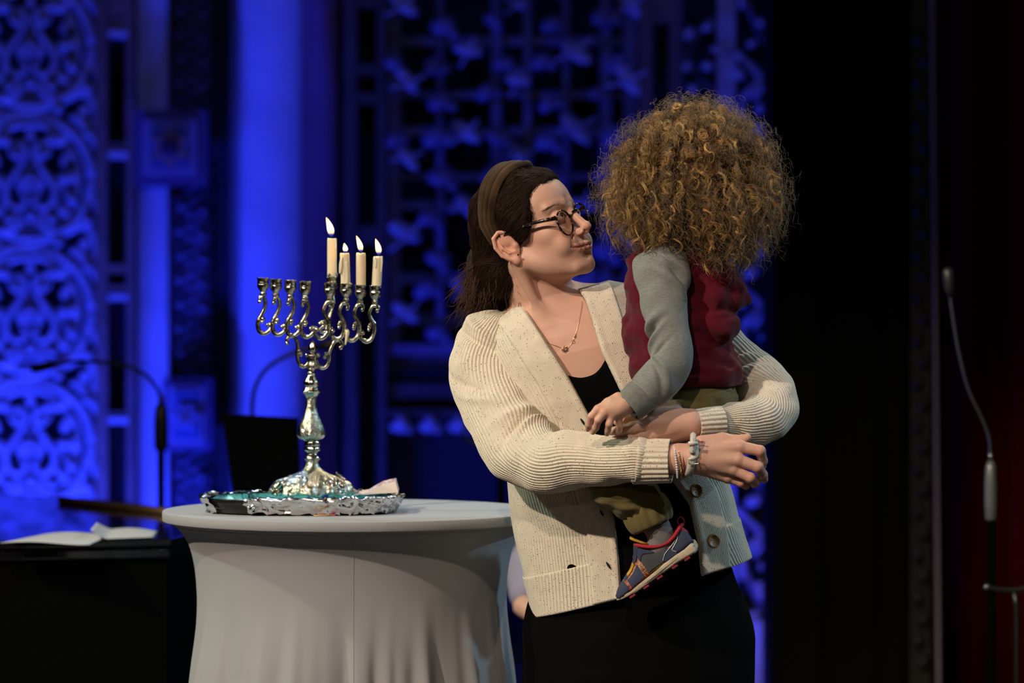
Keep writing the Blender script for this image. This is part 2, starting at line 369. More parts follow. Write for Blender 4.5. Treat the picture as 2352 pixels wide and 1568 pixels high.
for s in (-1, 1):
    carv_tube(med, [(s*a, b) for a, b in [(33, -48), (44, -58), (36, -74), (20, -76), (10, -58), (18, -34), (38, -4), (56, 24), (52, 56), (30, 70), (10, 58), (12, 42), (24, 40)]], [5, 7, 9, 10, 9, 8, 9, 10, 10, 9, 8, 7, 5], 50, dy=-.01)
    carv_tube(med, [(s*a, b) for a, b in [(128, 60), (112, 96), (78, 122), (40, 118), (22, 98), (34, 84), (48, 90)]], [8, 9, 10, 10, 9, 7, 5], 36, dy=-.012)
    carv_tube(med, [(s*a, b) for a, b in [(0, -118), (24, -120), (52, -108), (60, -88), (48, -80)]], [8, 9, 9, 8, 6], 24, dy=-.012)
    for (a, b, l, w_, g) in [(86, -46, 26, 15, 60), (100, 2, 15, 24, 0), (92, 46, 24, 14, -50), (70, -86, 24, 13, 30), (74, 76, 24, 13, -40), (20, 12, 12, 22, 10), (70, 8, 12, 18, 10)]:
        leafblob(med, (s*a, b), l, w_, g*s)
leafblob(med, (0, -98), 16, 12, 90); leafblob(med, (0, 88), 14, 16, 0); leafblob(med, (0, -20), 8, 20, 0)
medo = None
bead = MB(); bead.ball((0, 0, 0), 11*K, 12); bead.ball((0, 0, .003), (13*K, .006, 13*K), 12)
beado = None
for cy in (102-305, 102, 407, 712, 1017, 1322):
    l = tuple(W(70, cy))
    if medo is None:
        medo = med.build('medallion', m_carve, scr, loc=l); mo = medo
    else: mo = copyof(medo, scr, Vector(l)-scr.location)
    for (a, b) in [(-55, -85), (48, -85), (86, 2), (-46, 97), (50, 97), (0, 22), (-88, 2), (-30, -50), (30, -50), (0, 2), (134, 102), (66, 150), (134, -98), (96, 52), (-96, 52)]:
        loc = (a*K, -.028, -b*K)
        if beado is None: beado = bead.build('bead', m_carve, None); beado.parent = mo; beado.location = loc
        else: copyof(beado, mo, loc)
vine = MB()
for cy in (102-305, 102, 407, 712, 1017, 1322):
    carv_tube(vine, [(-130, cy+185), (-60, cy+165), (0, cy+152), (70, cy+128), (125, cy+110), (150, cy+150), (135, cy+190), (112, cy+180), (118, cy+160)], [9, 11, 12, 12, 11, 11, 10, 8, 6], 44)
    carv_tube(vine, [(150, cy-70), (138, cy-100), (115, cy-130), (90, cy-140)], [8, 10, 10, 8], 20)
    leafblob(vine, (122, cy+152), 22, 13, 60); leafblob(vine, (150, cy+60), 12, 26, 0); leafblob(vine, (-90, cy+152), 30, 12, 20)
v0 = W(70, 0)
# vine coordinates are measured from the photo row 0
vo = vine.build('vine', m_carve, scr, loc=(v0[0], YW, v0[2]))
# ---- framed pilasters with slots ----
def slot_pilaster(px0, px1, slots, label, wood=m_wood):
    o = wthing('slotted_pilaster', label, 'pilaster', (px0+px1)/2)
    wd = px1-px0; a, b = px0+wd*.33, px1-wd*.22
    wbox('stile', (px0, -60), (a, 1560), -.05, .2, wood, o); wbox('stile', (b, -60), (px1, 1560), -.05, .2, wood, o)
    wbox('recess_board', (a, -60), (b, 1560), .12, .2, m_dark, o)
    for (s0, s1) in slots: wbox('rail', (a, s0), (b, s1), -.045, .14, wood, o)
    return o
p1 = slot_pilaster(222, 312, [(-20, 40), (46, 72), (330, 350), (607, 628), (655, 672), (945, 960), (1230, 1250)], 'brown slotted pilaster between the medallion screen and the narrow blue strip')
for y_ in (80, 358, 684, 966): tag(wbox('blue_ledge', (252, y_-8), (298, y_+6), -.055, .1, m_stone, p1))
tag(wbox('trim_1', (314, -60), (386, 1560), .02, .2, m_stone), 'narrow pale plaster strip', None, kind='structure')
# small star lattice strip
ls = wthing('stud_lattice', 'dark lattice strip of small studs beside narrow blue strip', 'lattice', 430)
wbox('backboard', (386, -60), (486, 1560), .1, .16, m_dark, ls)
st = None; stud = MB(); stud.ball((0, 0, 0), (10*K, .012, 10*K), 8); lat = MB()
for r_ in range(29):
    for c_ in range(2):
        x = 408+c_*52+(r_ % 2)*4; y = -30+r_*56+(c_ % 2)*10
        if 240 < y < 440 or 850 < y < 1050: continue
        l = W(x, y, .05)
        if st is None: st = stud.build('stud', m_carve2, ls, loc=tuple(l))
        else: copyof(st, ls, Vector(l)-ls.location)
for y in range(-40, 1560, 28):
    if 240 < y < 440 or 850 < y < 1050: continue
    for s in (-1, 1):
        a = W(436-46, y, .07); b = W(436+46, y+56*s, .07); lat.tube([a, (a+b)/2, b], .006, 5)
tag(lat.build('lattice_bars', m_carve2, ls), kind='stuff')
m_pl1 = mat('plaque_violet', (.085, .06, .14), .6); m_pl2 = mat('plaque_pale', (.22, .20, .28), .6); m_pl3 = mat('plaque_blue', (.06, .10, .22), .6); m_pl4 = mat('plaque_gold', (.26, .16, .13), .5); m_pl5 = mat('plaque_core', (.05, .01, .04), .6)
def plaque(x0, y0, x1, y1, star, label):
    o = wthing('square_plaque', label, 'plaque', (x0+x1)/2); w_ = x1-x0; cx, cy = (x0+x1)/2, (y0+y1)/2
    wbox('frame', (x0, y0), (x1, y1), -.12, .01, m_pl1, o)
    wbox('border', (x0+w_*.12, y0+w_*.14), (x1-w_*.14, y1-w_*.13), -.135, -.11, m_pl2, o)
    wbox('field', (x0+w_*.23, y0+w_*.25), (x1-w_*.25, y1-w_*.24), -.145, -.11, m_pl3, o)
    c = W(cx, cy, -.15); R = .30*w_*K
    for s in (0, 1):
        mb = MB(); v = []
        for i in range(3):
            a = PI/2+i*2*PI/3+s*PI; v.append((c[0]+R*math.cos(a), c[1]-s*.004, c[2]+R*math.sin(a)))
        v += [(a, b+.02, d) for a, b, d in v]
        mb.add(v, [(0, 1, 2), (5, 4, 3), (0, 3, 4, 1), (1, 4, 5, 2), (2, 5, 3, 0)])
        if star: mb.build('star_triangle', m_pl4, o, smooth=False)
    if star: MB().ball(c+np.array([0, -.01, 0]), (.13*w_*K, .012, .13*w_*K), 16).build('star_core', m_pl5, o)
    else:
        for i in range(6):
            a = i*PI/3; MB().ball((c[0]+R*.62*math.cos(a), c[1], c[2]+R*.62*math.sin(a)), (R*.36, .02, R*.36), 12).build('petal', m_pl2, o)
        MB().ball(c+np.array([0, -.008, 0]), (.10*w_*K, .02, .10*w_*K), 16).build('flower_core', m_pl4, o)
plaque(316, 256, 482, 428, True, 'square violet plaque with six-pointed star, above the music desk')
plaque(380, 868, 492, 1032, False, 'lower square plaque with round flower of pale petals')
# ---- column ----
tag(wbox('trim_2', (486, -60), (532, 1560), .1, .3, m_dark), kind='structure')
tag(wbox('trim_3', (528, -60), (556, 1560), .05, .25, m_stoneb), kind='structure')
col = MB(); c0 = W(548, 0)[0]; c1 = W(692, 0)[0]; n = 24; R_ = (c1-c0)
v = []; pr = []
for i in range(n+1):
    t_ = i/n; x = c0+(c1-c0)*t_; pr.append((x, YW+.02-.05*math.sin(PI*t_)**.6))
pr += [(c1, YW+.3), (c0, YW+.3)]
v = [(x, y, z) for z in (0, 5) for x, y in pr]; m_ = len(pr)
col.add(v, [(i, (i+1) % m_, m_+(i+1) % m_, m_+i) for i in range(m_)])
tag(col.build('column', m_stone), 'broad pale plaster column glowing bright blue behind the candles', 'column')
# side face of the column, turned away; shade is put into its plaster colour
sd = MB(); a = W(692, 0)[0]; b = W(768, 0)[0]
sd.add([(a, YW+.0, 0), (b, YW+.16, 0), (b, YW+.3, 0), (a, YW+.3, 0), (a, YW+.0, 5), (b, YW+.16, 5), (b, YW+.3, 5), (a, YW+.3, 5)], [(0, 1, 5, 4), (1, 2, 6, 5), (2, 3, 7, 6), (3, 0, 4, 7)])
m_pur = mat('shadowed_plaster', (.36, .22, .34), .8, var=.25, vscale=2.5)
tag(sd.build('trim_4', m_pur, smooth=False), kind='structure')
# ---- dark pilasters and centre grille ----
m_wood2 = mat('dark_brown_wood', (.075, .05, .045), .6, var=.3, vscale=10)
slot_pilaster(790, 888, [(-20, 20), (150, 175), (215, 240), (520, 560)], 'dark slotted pilaster between the blue column and the centre grille', m_wood2)
slot_pilaster(1468, 1556, [(-60, 55), (500, 540), (1100, 1130)], 'brown slotted pilaster between the centre grille and the zigzag screen', mat('brown_wood_b', (.15, .085, .06), .6, var=.2))
gr = wthing('leaf_grille', 'dark blue openwork grille of crossing bars and carved leaves behind the woman', 'grille', 1180)
wbox('backboard', (891, -60), (1465, 788), .3, .34, m_dark, gr)
for x, wd in ((905, 30), (1010, 16), (1140, 24), (1212, 18), (1300, 14), (1392, 26), (1448, 30)): wbox('bar', (x-wd/2, -60), (x+wd/2, 788), .04, .1, m_carve2, gr)
for y, wd in ((92, 20), (215, 16), (300, 20), (405, 14), (470, 20), (640, 24), (735, 30)): wbox('crossbar', (892, y-wd/2), (1465, y+wd/2), .06, .12, m_carve2, gr)
lf = MB(); leafblob(lf, (0, 0), 42, 17, -35, 0, .6); carv_tube(lf, [(-40, 26), (0, 4), (34, -28)], 4, 10, 6, -.02); lfo = None
lf2 = MB(); leafblob(lf2, (0, 0), 30, 20, 20, 0, .6); leafblob(lf2, (24, 14), 16, 12, -30); lfo2 = None
r2 = random.Random(3)
for i in range(-1, 4):
    for j in range(9):
        for (dx, dy, kind) in ((0, 0, 0), (118, 62, 0), (54, 96, 1), (176, 20, 1), (196, 112, 1), (86, 20, 1)):
            x = 1070+i*258+dx+r2.uniform(-10, 10); y = -52+j*176+dy+r2.uniform(-8, 8)
            if not (905 < x < 1450 and -60 < y < 770): continue
            l = W(x, y, -.02-.03*r2.random())
            if kind == 0:
                if lfo is None: lfo = lf.build('carved_leaf', m_carve, gr, loc=tuple(l)); continue
                q = copyof(lfo, gr, Vector(l)-gr.location)
            else:
                if lfo2 is None: lfo2 = lf2.build('carved_bud', m_carve2, gr, loc=tuple(l)); continue
                q = copyof(lfo2, gr, Vector(l)-gr.location)
            q.rotation_euler = (r2.uniform(-.5, .5), r2.uniform(-.5, .5), r2.uniform(-.4, .4)); s_ = r2.uniform(.75, 1.25); q.scale = (s_, s_, s_)
# dado with cornice band of scallops under the grille
da = wthing('carved_dado', 'dark panelled dado with a row of blue scallops, behind the table', 'dado', 1000)
for (y0, y1, d, m_) in ((790, 815, -.03, m_carve2), (850, 862, .0, m_dark), (815, 850, .02, m_wood2), (862, 880, .02, m_dark), (880, 915, -.02, m_wood2), (915, 1400, .05, mat('dado_board', (.008, .008, .02), .6)), (940, 956, -.06, m_wood2)):
    wbox('moulding', (891, y0), (1465, y1), d, .28, m_, da)
sc = MB(); leafblob(sc, (0, 0), 16, 22, 20, 0, .8); leafblob(sc, (-16, 8), 15, 11, -40); leafblob(sc, (14, 10), 10, 14, 30); sco = None
for i in range(8):
    l = W(926+i*66, 972, -.06)
    if sco is None: sco = sc.build('scallop', m_carve, da, loc=tuple(l))
    else: copyof(sco, da, Vector(l)-da.location)
# ---- right zigzag screen ----
zs = wthing('zigzag_screen', 'blue-lit carved screen of zigzag bars and buds beside the black pillar', 'screen', 1670)
wbox('backboard', (1556, -60), (1860, 1420), .2, .24, m_dark, zs)
wbox('upright', (1648, -60), (1688, 1420), .0, .08, m_carve, zs); wbox('upright', (1558, -60), (1568, 1420), .0, .08, m_carve2, zs)
def zbar(pts, r, m_, dy=0):
    mb = MB(); q = np.array([W(a, b, dy) for a, b in pts])
    for i in range(len(q)-1): mb.tube([q[i], (q[i]+q[i+1])/2, q[i+1]], r*K, 8)
    mb.build('zigzag_bar', m_, zs)
for j in range(-1, 7):
    y = 20+j*262
    zbar([(1634, y+92), (1690, y+100), (1712, y+122), (1752, y+158), (1706, y+206), (1704, y+262)], 9, m_carve)
    zbar([(1776, y+150), (1728, y+210)], 7, m_carve, -.02); zbar([(1712, y-20), (1746, y+62), (1790, y+120)], 7, m_carve2)
    zbar([(1640, y+20), (1600, y+60), (1576, y+110), (1604, y+160), (1640, y+190)], 6, m_carve2)
bud = MB(); leafblob(bud, (0, 0), 15, 10, 25, 0, .9); budo = None
for j in range(0, 17):
    for (dx, dy, ang) in ((62, 68, .4), (64, 158, .5), (166, 106, 0), (138, 176, 1.2), (18, 84, -.5), (16, 160, 0), (190, 254, 0), (186, 300, .5), (34, 210, .6), (190, 60, 1)):
        if j > 5: break
        l = W(1560+dx+r2.uniform(-4, 4), -5+j*262+dy, -.03)
        if l[2] < .36: continue
        if budo is None: budo = bud.build('bud', m_carve, zs, loc=tuple(l)); continue
        q = copyof(budo, zs, Vector(l)-zs.location); q.rotation_euler = (0, ang, 0); s_ = r2.uniform(.8, 1.5); q.scale = (s_, s_, s_)
tag(wbox('trim_5', (1556, 1422), (1860, 1800), -.08, .3, m_stone), kind='structure')
# ---- black pillar, gilt edged door frame and red curtain at right ----
m_pil = mat('black_pillar_paint', (.0035, .0033, .003), .7, spec=.1, var=.3, vscale=4)
def rbox(name, px0, px1, y, d, m_, parent, z0=0, z1=4.5):
    a = P(px0, 784, y)[0]; b = P(px1, 784, y)[0]
    return MB().box((a, y, z0), (b, y+d, z1)).build(name, m_, parent, smooth=False)
pl = thing('pillar', 'wide black pillar with faint vertical mouldings right of the carved screens', 'pillar', (1.3, 4.2, 0))
for (x0, x1, dd, m_) in ((1776, 2098, .0, m_pil), (1790, 1880, -.03, mat('pillar_face', (.006, .0058, .0055), .7, spec=.1)), (1905, 2010, -.02, m_pil), (2030, 2076, -.05, m_pil)):
    rbox('shaft' if dd == 0 else 'moulding', x0, x1, 4.2+dd, .5, m_, pl)
df = thing('door_frame', 'narrow dark carved frame with grey metal edge by red curtain', 'frame', (1.9, 4.1, 0))
m_fr = mat('dark_gilt', (.014, .011, .008), .5, var=.5, vscale=30)
rbox('jamb', 2092, 2138, 4.1, .3, m_fr, df)
orn = None; ob = MB(); kk = (4.1-CAMP[1])/FPX
ob.ball((0, 0, 0), (13*kk, .02, 20*kk), 8)
for i in range(30):
    l = (P(2116, 0, 4.1)[0]+.008*(-1)**i, 4.09, .35+i*.066)
    if orn is None: orn = ob.build('ornament', m_fr, df, loc=l)
    else: copyof(orn, df, Vector(l)-df.location)
tb = MB(); a = P(2142, 0, 4.0); b = P(2156, 1568, 4.0)
tb.tube([a+(a-b)*.3, a, b, b+(b-a)*.3], .0065, 8).build('edge_strip', mat('grey_edge', (.30, .29, .33), .4, metal=.3), df)
m_red = mat('red_velvet', (.12, .004, .003), .9, spec=.05)
cu = []; nx, nz = 160, 6
for j in range(nz):
    for i in range(nx):
        x = 1.36+i*.016; cu.append((x, 5.0+.06*math.sin(i*.55)+.03*math.sin(i*.23+1), j*.9))
cur = mk('stage_curtain', cu, gridfaces(nz, nx)[:, ::-1], m_red); so = cur.modifiers.new('thick', 'SOLIDIFY'); so.thickness = .01
tag(cur, 'dark red velvet curtain in folds at the far right', 'curtain')

# ---- grand piano ----
m_gloss = mat('black_piano_lacquer', (.006, .006, .008), .09, spec=.6, coat=.6, bump=.0006, bscale=14)
m_brass = mat('old_brass', (.22, .14, .07), .5, metal=.6)
m_case = mat('black_piano_case', (.0012, .0014, .0014), .6, spec=.05)
pn = thing('grand_piano', 'glossy black grand piano mirroring blue light, left of the white table', 'piano', (-1.4, 1.4, 0))
ZL = .95
A = np.array([-2.3, .52]); B = np.array([-.76, .90])
fp = [tuple(A), tuple(B), (-.71, 1.15), (-.74, 1.6), (-.86, 2.0), (-1.0, 2.35), (-1.3, 2.62), (-2.3, 2.55)]
def prism(mb, poly, z0, z1, inset=0):
    c = np.mean(poly, 0); p = [tuple(c+(np.array(q)-c)*(1-inset)) for q in poly]; n = len(p)
    mb.add([(x, y, z0) for x, y in p]+[(x, y, z1) for x, y in p], [tuple(range(n-1, -1, -1)), tuple(range(n, 2*n))]+[(i, (i+1) % n, n+(i+1) % n, n+i) for i in range(n)]); return mb
b_ = prism(MB(), fp, ZL-.018, ZL).build('lid', m_gloss, pn, smooth=False); bv = b_.modifiers.new('b', 'BEVEL'); bv.width = .006; bv.segments = 3
b_ = prism(MB(), fp, ZL-.045, ZL-.020, .012).build('lid_moulding', m_gloss, pn, smooth=False); bv = b_.modifiers.new('b', 'BEVEL'); bv.width = .006; bv.segments = 3
prism(MB(), fp, ZL-.36, ZL-.046, .03).build('case', m_case, pn, smooth=False)
for x, y in ((-2.1, .8), (-.92, 1.15), (-1.3, 2.3)):
    MB().lathe([(.02, 0), (.035, .02), (.03, .06), (.05, .12), (.07, .35), (.07, .6)], (x, y, 0), 16).build('leg', m_gloss, pn)
hg = MB().tube([(-1.165, 2.235, ZL+.008), (-1.0, 1.98, ZL+.008), (-.84, 1.735, ZL+.008)], .010, 8); hg.build('lid_hinge', m_brass, pn)
gl = MB()
for i in range(2): gl.box((-2.0+i*.07, .60+i*.018, ZL-.10), (-1.965+i*.07, .606+i*.018, ZL-.094))
gl.v = [v - np.array([-.68, -.015, 0]) for v in gl.v]
# sheets of paper lying on the piano
m_paper = mat('paper', (.62, .62, .64), .8)
def sheet(poly, z, wav, label, seed):
    n = 22; g = []
    a, b, c, d = [np.array(q) for q in poly]
    for i in range(n):
        for j in range(n):
            s, t_ = i/(n-1), j/(n-1); p = (a*(1-s)+b*s)*(1-t_)+(d*(1-s)+c*s)*t_
            g.append((p[0], p[1], z+.002+wav(s, t_)))
    o = mk('paper_sheet', g, gridfaces(n, n), m_paper); sm = o.modifiers.new('t', 'SOLIDIFY'); sm.thickness = .0008
    tag(o, label, 'paper'); return o
def lp(px, py):
    q = P(px, py, 0) - CAMP; q = CAMP + q*((ZL+.003-CAMP[2])/q[2]); return q[:2]
sheet([lp(0, 1246), lp(205, 1247), lp(262, 1226), lp(110, 1224)], ZL, lambda s, t_: .003*math.sin(s*5)+.004*t_*s, 'white paper sheet lying flat near the front edge of the piano', 1)
sheet([lp(208, 1238), lp(352, 1232), lp(362, 1219), lp(222, 1221)], ZL, lambda s, t_: .022*max(0, 1-s*4)**1.2+.009*math.sin(s*PI)*t_, 'smaller white paper sheet with a curled up corner on the piano', 2)

# ---- music desk and gooseneck microphones ----
md = thing('music_desk', 'black slanted music desk with tiny red light behind the table', 'music desk', (-.78, 1.35, 0))
YD = 1.6
q = [P(509, 950, YD), P(684, 960, YD), P(690, 1160, YD-.1), P(540, 1160, YD-.1)]
mb = MB(); v = [p for p in q]+[p+np.array([0, .02, 0]) for p in q]
mb.add(v, [(3, 2, 1, 0), (4, 5, 6, 7), (0, 1, 5, 4), (1, 2, 6, 5), (2, 3, 7, 6), (3, 0, 4, 7)]).build('desk_panel', m_black, md, smooth=False)
bt = (q[2]+q[3])/2
MB().box((q[3][0], YD-.16, bt[2]-.02), (q[2][0], YD-.06, bt[2])).build('desk_lip', m_black, md, smooth=False)
MB().tube([(bt[0], YD-.05, 0.02), (bt[0], YD-.05, bt[2])], .014, 10).build('pole', m_black, md)
mb = MB()
for a_ in range(3): mb = MB().tube([(bt[0], YD-.05, .12), (bt[0]+.16*math.cos(a_*2.09+1.57), YD-.05+.2*math.sin(a_*2.09+1.57), .01)], .01, 8); mb.build('leg', m_black, md)
m_led = mat('red_led', (.3, 0, 0), .4, emit=((1, .03, .02), .5))
MB().ball(P(517, 980, YD-.012), .0022, 8).build('indicator_light', m_led, md)
m_mic = mat('mic_black', (.02, .02, .022), .35, spec=.5); m_micg = mat('mic_metal', (.25, .25, .26), .25, metal=.9)
def mic_stand(loc, y, tube_px, neck_px, label, tr, neck_r, m_t, base_z=0.0, head=True, m_neck=None):
    o = thing('gooseneck_microphone', label, 'microphone', (P(tube_px[0][0], tube_px[0][1], y)[0], y, base_z), None)
    a = P(*tube_px[0], y); b = P(*tube_px[1], y)
    MB().tube([(b[0], y, base_z+.02), (b[0], y, b[2])], .011, 10).build('pole', m_black, o)
    MB().lathe([(.0, base_z), (.09, base_z), (.09, base_z+.012), (.02, base_z+.03), (.0, base_z+.03)], (b[0], y, 0), 24).build('base', m_black, o)
    d = a-b; MB().tube([b, b+d*.04, b+d*.3, b+d*.6, b+d*.9, a], [tr*.7, tr, tr*1.08, tr*1.06, tr*.9, tr*.5], 14).build('handle', m_t, o)
    MB().tube([a, a+d/np.linalg.norm(d)*.02], tr*.42, 10).build('collar', m_micg, o)
    nk = cat([P(x, yy, y) for x, yy in neck_px], 40); MB().tube(nk, neck_r, 8).build('gooseneck', m_neck or m_micg, o)
    if head:
        e = nk[-1]; dd = nk[-1]-nk[-4]; dd /= np.linalg.norm(dd); MB().tube([e-dd*.01, e+dd*.01, e+dd*.05, e+dd*.06], [.006, .013, .014, .008], 12).build('capsule', m_mic, o)
    return o
mic_stand(None, 2.9, ((370, 925), (370, 1035)), [(368, 925), (362, 895), (335, 862), (290, 840), (230, 832), (170, 830), (120, 838)], 'black gooseneck microphone bending left in front of slotted pilaster', .019, .0055, m_mic, m_neck=m_mic)
mic_stand(None, 2.6, ((582, 1000), (582, 1060)), [(582, 1000), (580, 930), (590, 880), (620, 840), (680, 808), (735, 795)], 'black gooseneck microphone curving right, rising behind the music desk', .012, .006, m_mic, m_neck=m_mic)
mic_stand(None, 1.4, ((2276, 1058), (2277, 1196)), [(2275, 1050), (2273, 1010), (2258, 965), (2225, 895), (2205, 820), (2194, 760), (2185, 700), (2182, 672)], 'gooseneck microphone with grey handle at far right, before red curtain', .0145, .0042, mat('mic_grey', (.17, .18, .19), .3, metal=.3))
rl = thing('metal_rail', 'black metal stand rail with rounded joint at lower right corner', 'rail', (1.25, 1.3, 0))
m_rail = mat('rail_metal', (.05, .05, .05), .3, metal=.7)
a = P(2267, 1348, 1.2); MB().tube(cat([P(2267, 1348, 1.2), P(2290, 1353, 1.2), P(2328, 1355, 1.2), P(2365, 1350, 1.2), P(2420, 1345, 1.2)], 20), .007, 10).build('top_bar', m_rail, rl)
MB().ball(a, .009, 12).build('joint', m_micg, rl)
p = P(2277, 1355, 1.22); MB().tube([p, (p[0], p[1], .01)], .010, 10).build('post', m_black, rl)
pp = P(2330, 1358, 1.2); pq = P(2336, 1420, 1.2); MB().tube([pp, (pp+pq)/2+np.array([.002, 0, 0]), pq, (pq[0], pq[1], .01)], .0065, 10).build('post', m_rail, rl)
lp_ = thing('looped_cable', 'thin black cable loop on blue-lit stand left of the woman', 'cable', P(1075, 1000, 2.6))
MB().tube(cat([P(x, y, 2.6) for x, y in [(1096, 975), (1078, 972), (1064, 988), (1070, 1008), (1095, 1018), (1130, 1019), (1170, 1016)]], 40), .0045, 8).build('cable', m_mic, lp_)
MB().tube([P(1092, 990, 2.6), P(1078, 984, 2.6)], [.012, .008], 10).build('plug', m_micg, lp_)
MB().tube([P(1150, 1018, 2.6), (P(1150, 1018, 2.6)[0], 2.6, .01)], .01, 8).build('stand', m_black, lp_)
# ================= table =================
TC = (P(808, 1168, 0)[0], 0.0); ZT = 1.07; RT = .3775
m_cloth = mat('white_spandex', (.355, .36, .385), .85, spec=.2, sheen=.2, bump=.00015, bscale=1500)
tb = thing('cocktail_table', 'round high table in a fitted white stretch cover, seam down its front', 'table', (TC[0], 0, 0))
NA = 360
def cloth_surf(prof, fold=True):
    v = []; a = np.arange(NA)/NA*2*PI - PI/2
    pr = cat(prof, 150)
    for r, z in pr:
        rr = np.full(NA, r)
        if fold:
            g = np.clip((.92-z)/.35, 0, 1)**1.2
            w_ = np.zeros(NA)
            for k, (am, fr, ph) in enumerate([(.010, 9, .4), (.006, 17, 1.9), (.004, 31, 4.0), (.002, 53, 1)]):
                w_ += am*np.sin(fr*a+ph+.6*np.sin(2.3*a+k))
            w_ += .012*np.cos(4*(a-PI/4))*g
            for c_, wd, am in ((-.42, .05, -.014), (.18, .035, -.018), (.30, .03, -.012), (.42, .05, -.02), (.60, .06, -.014), (-.72, .06, -.010), (.0, .03, -.016)):
                st = np.clip((.90 - .03*abs(c_) - z)/.12, 0, 1)
                w_ += am*np.exp(-(((a+PI/2+PI) % (2*PI)-PI-c_)/wd)**2)*st
            rr = rr + 1.45*w_*g
        v.append(np.stack([TC[0]+rr*np.cos(a), rr*np.sin(a), np.full(NA, z)], 1))
    return np.vstack(v), gridfaces(len(pr), NA, True)[:, ::-1]
tp = [(0.001, ZT), (.2, ZT), (.372, ZT), (RT-.0012, ZT-.0005), (RT, ZT-.0022), (RT+.0003, ZT-.010), (RT, ZT-.0185), (RT-.0015, ZT-.0205), (RT-.012, ZT-.0215)]
v, f = lathe_vf(tp, 220); mk('cover_top', v+np.array([TC[0], 0, 0]), f, m_cloth, tb)
v, f = cloth_surf([(RT-.008, ZT-.0205), (RT-.020, ZT-.026), (RT-.040, ZT-.047), (RT-.055, ZT-.075), (.3135, ZT-.115), (.3095, ZT-.16), (.3100, .87), (.3150, .82), (.3260, .74), (.3400, .60), (.355, .40), (.365, .2), (.37, .03)])
sk = mk('cover_skirt', v, f, m_cloth, tb)
sm = []; zz = np.linspace(ZT-.035, .05, 60)
pr = cat([(RT-.008, ZT-.0205), (RT-.020, ZT-.026), (RT-.040, ZT-.047), (RT-.055, ZT-.075), (.3135, ZT-.115), (.3095, ZT-.16), (.3100, .87), (.3150, .82), (.3260, .74), (.3400, .60), (.355, .40), (.365, .2), (.37, .03)], 150)
vv = v.reshape(150, NA, 3)[:, 3, :]
MB().tube(vv[4:-2]+np.array([0, -.0003, 0]), .0006, 6).build('seam', m_cloth, tb)
vr = np.array([(TC[0]+(RT-.0165)*math.cos(a), (RT-.0165)*math.sin(a), ZT-.0275) for a in np.linspace(0, 2*PI, 160)])
MB().tube(vr, .0007, 6).build('elastic_edge', m_cloth, tb)
MB().lathe([(.0, .72), (.03, .72), (.03, .02), (.28, .012), (.28, 0), (0, 0)][::-1], (TC[0], 0, 0), 24).build('pedestal', m_black, tb)
# ---- foil-wrapped tray ----
m_foil = mat('crumpled_foil', (.80, .80, .80), .17, metal=1.0, bump=.0015, bscale=120)
m_tray = mat('black_plastic_tray', (.01, .01, .01), .25)
m_teal = bpy.data.materials.new('teal_marbled_foil'); m_teal.use_nodes = True
N, L = nodes(m_teal); b = N['Principled BSDF']; b.inputs['Roughness'].default_value = .3; b.inputs['Metallic'].default_value = .35
nt = N.new('ShaderNodeTexNoise'); nt.inputs['Scale'].default_value = 30; nt.inputs['Distortion'].default_value = 1.5; tcn = N.new('ShaderNodeTexCoord'); L.new(tcn.outputs['Object'], nt.inputs['Vector'])
rp = N.new('ShaderNodeValToRGB'); L.new(nt.outputs['Fac'], rp.inputs[0]); e = rp.color_ramp.elements; e[0].position = .35; e[0].color = (.01, .03, .35, 1); e[1].position = .45; e[1].color = (.08, .45, .48, 1)
q = e.new(.62); q.color = (.12, .5, .5, 1); q = e.new(.72); q.color = (.01, .02, .05, 1); L.new(rp.outputs[0], b.inputs['Base Color'])
x0, x1 = P(474, 1170, -.05)[0], P(916, 1160, -.05)[0]; TX = (x0+x1)/2; TA = (x1-x0)/2; TB = .135; TY = -.075
tray = thing('foil_tray', 'low oval black tray wrapped in crumpled silver foil with teal marbled liner', 'tray', (TX, TY, ZT))
def ovs(levels, n=200):
    v = []; a = np.arange(n)/n*2*PI
    for s, z in levels: v.append(np.stack([TX+TA*s*np.sign(np.cos(a))*np.abs(np.cos(a))**.75, TY+TB*s*np.sign(np.sin(a))*np.abs(np.sin(a))**.75, np.full(n, z)], 1))
    return v, a
lv, a = ovs([(.0, .003), (.86, .003), (.97, .028), (.99, .030), (1.0, .028), (.90, .001), (.0, .001)]); lv = [l+np.array([0, 0, ZT+.0015]) for l in lv]
mk('tray_body', np.vstack(lv), gridfaces(len(lv), 200, True), m_tray, tray, smooth=False)
lv, a = ovs([(.0, .0045), (.45, .0045), (.86, .010), (.955, .0285)]); v = np.vstack(lv)+np.array([0, 0, ZT+.0015]); v[:, 2] += .0015*np.abs(vnoise(v*60, 3))
mk('marbled_liner', v, gridfaces(4, 200, True), m_teal, tray)
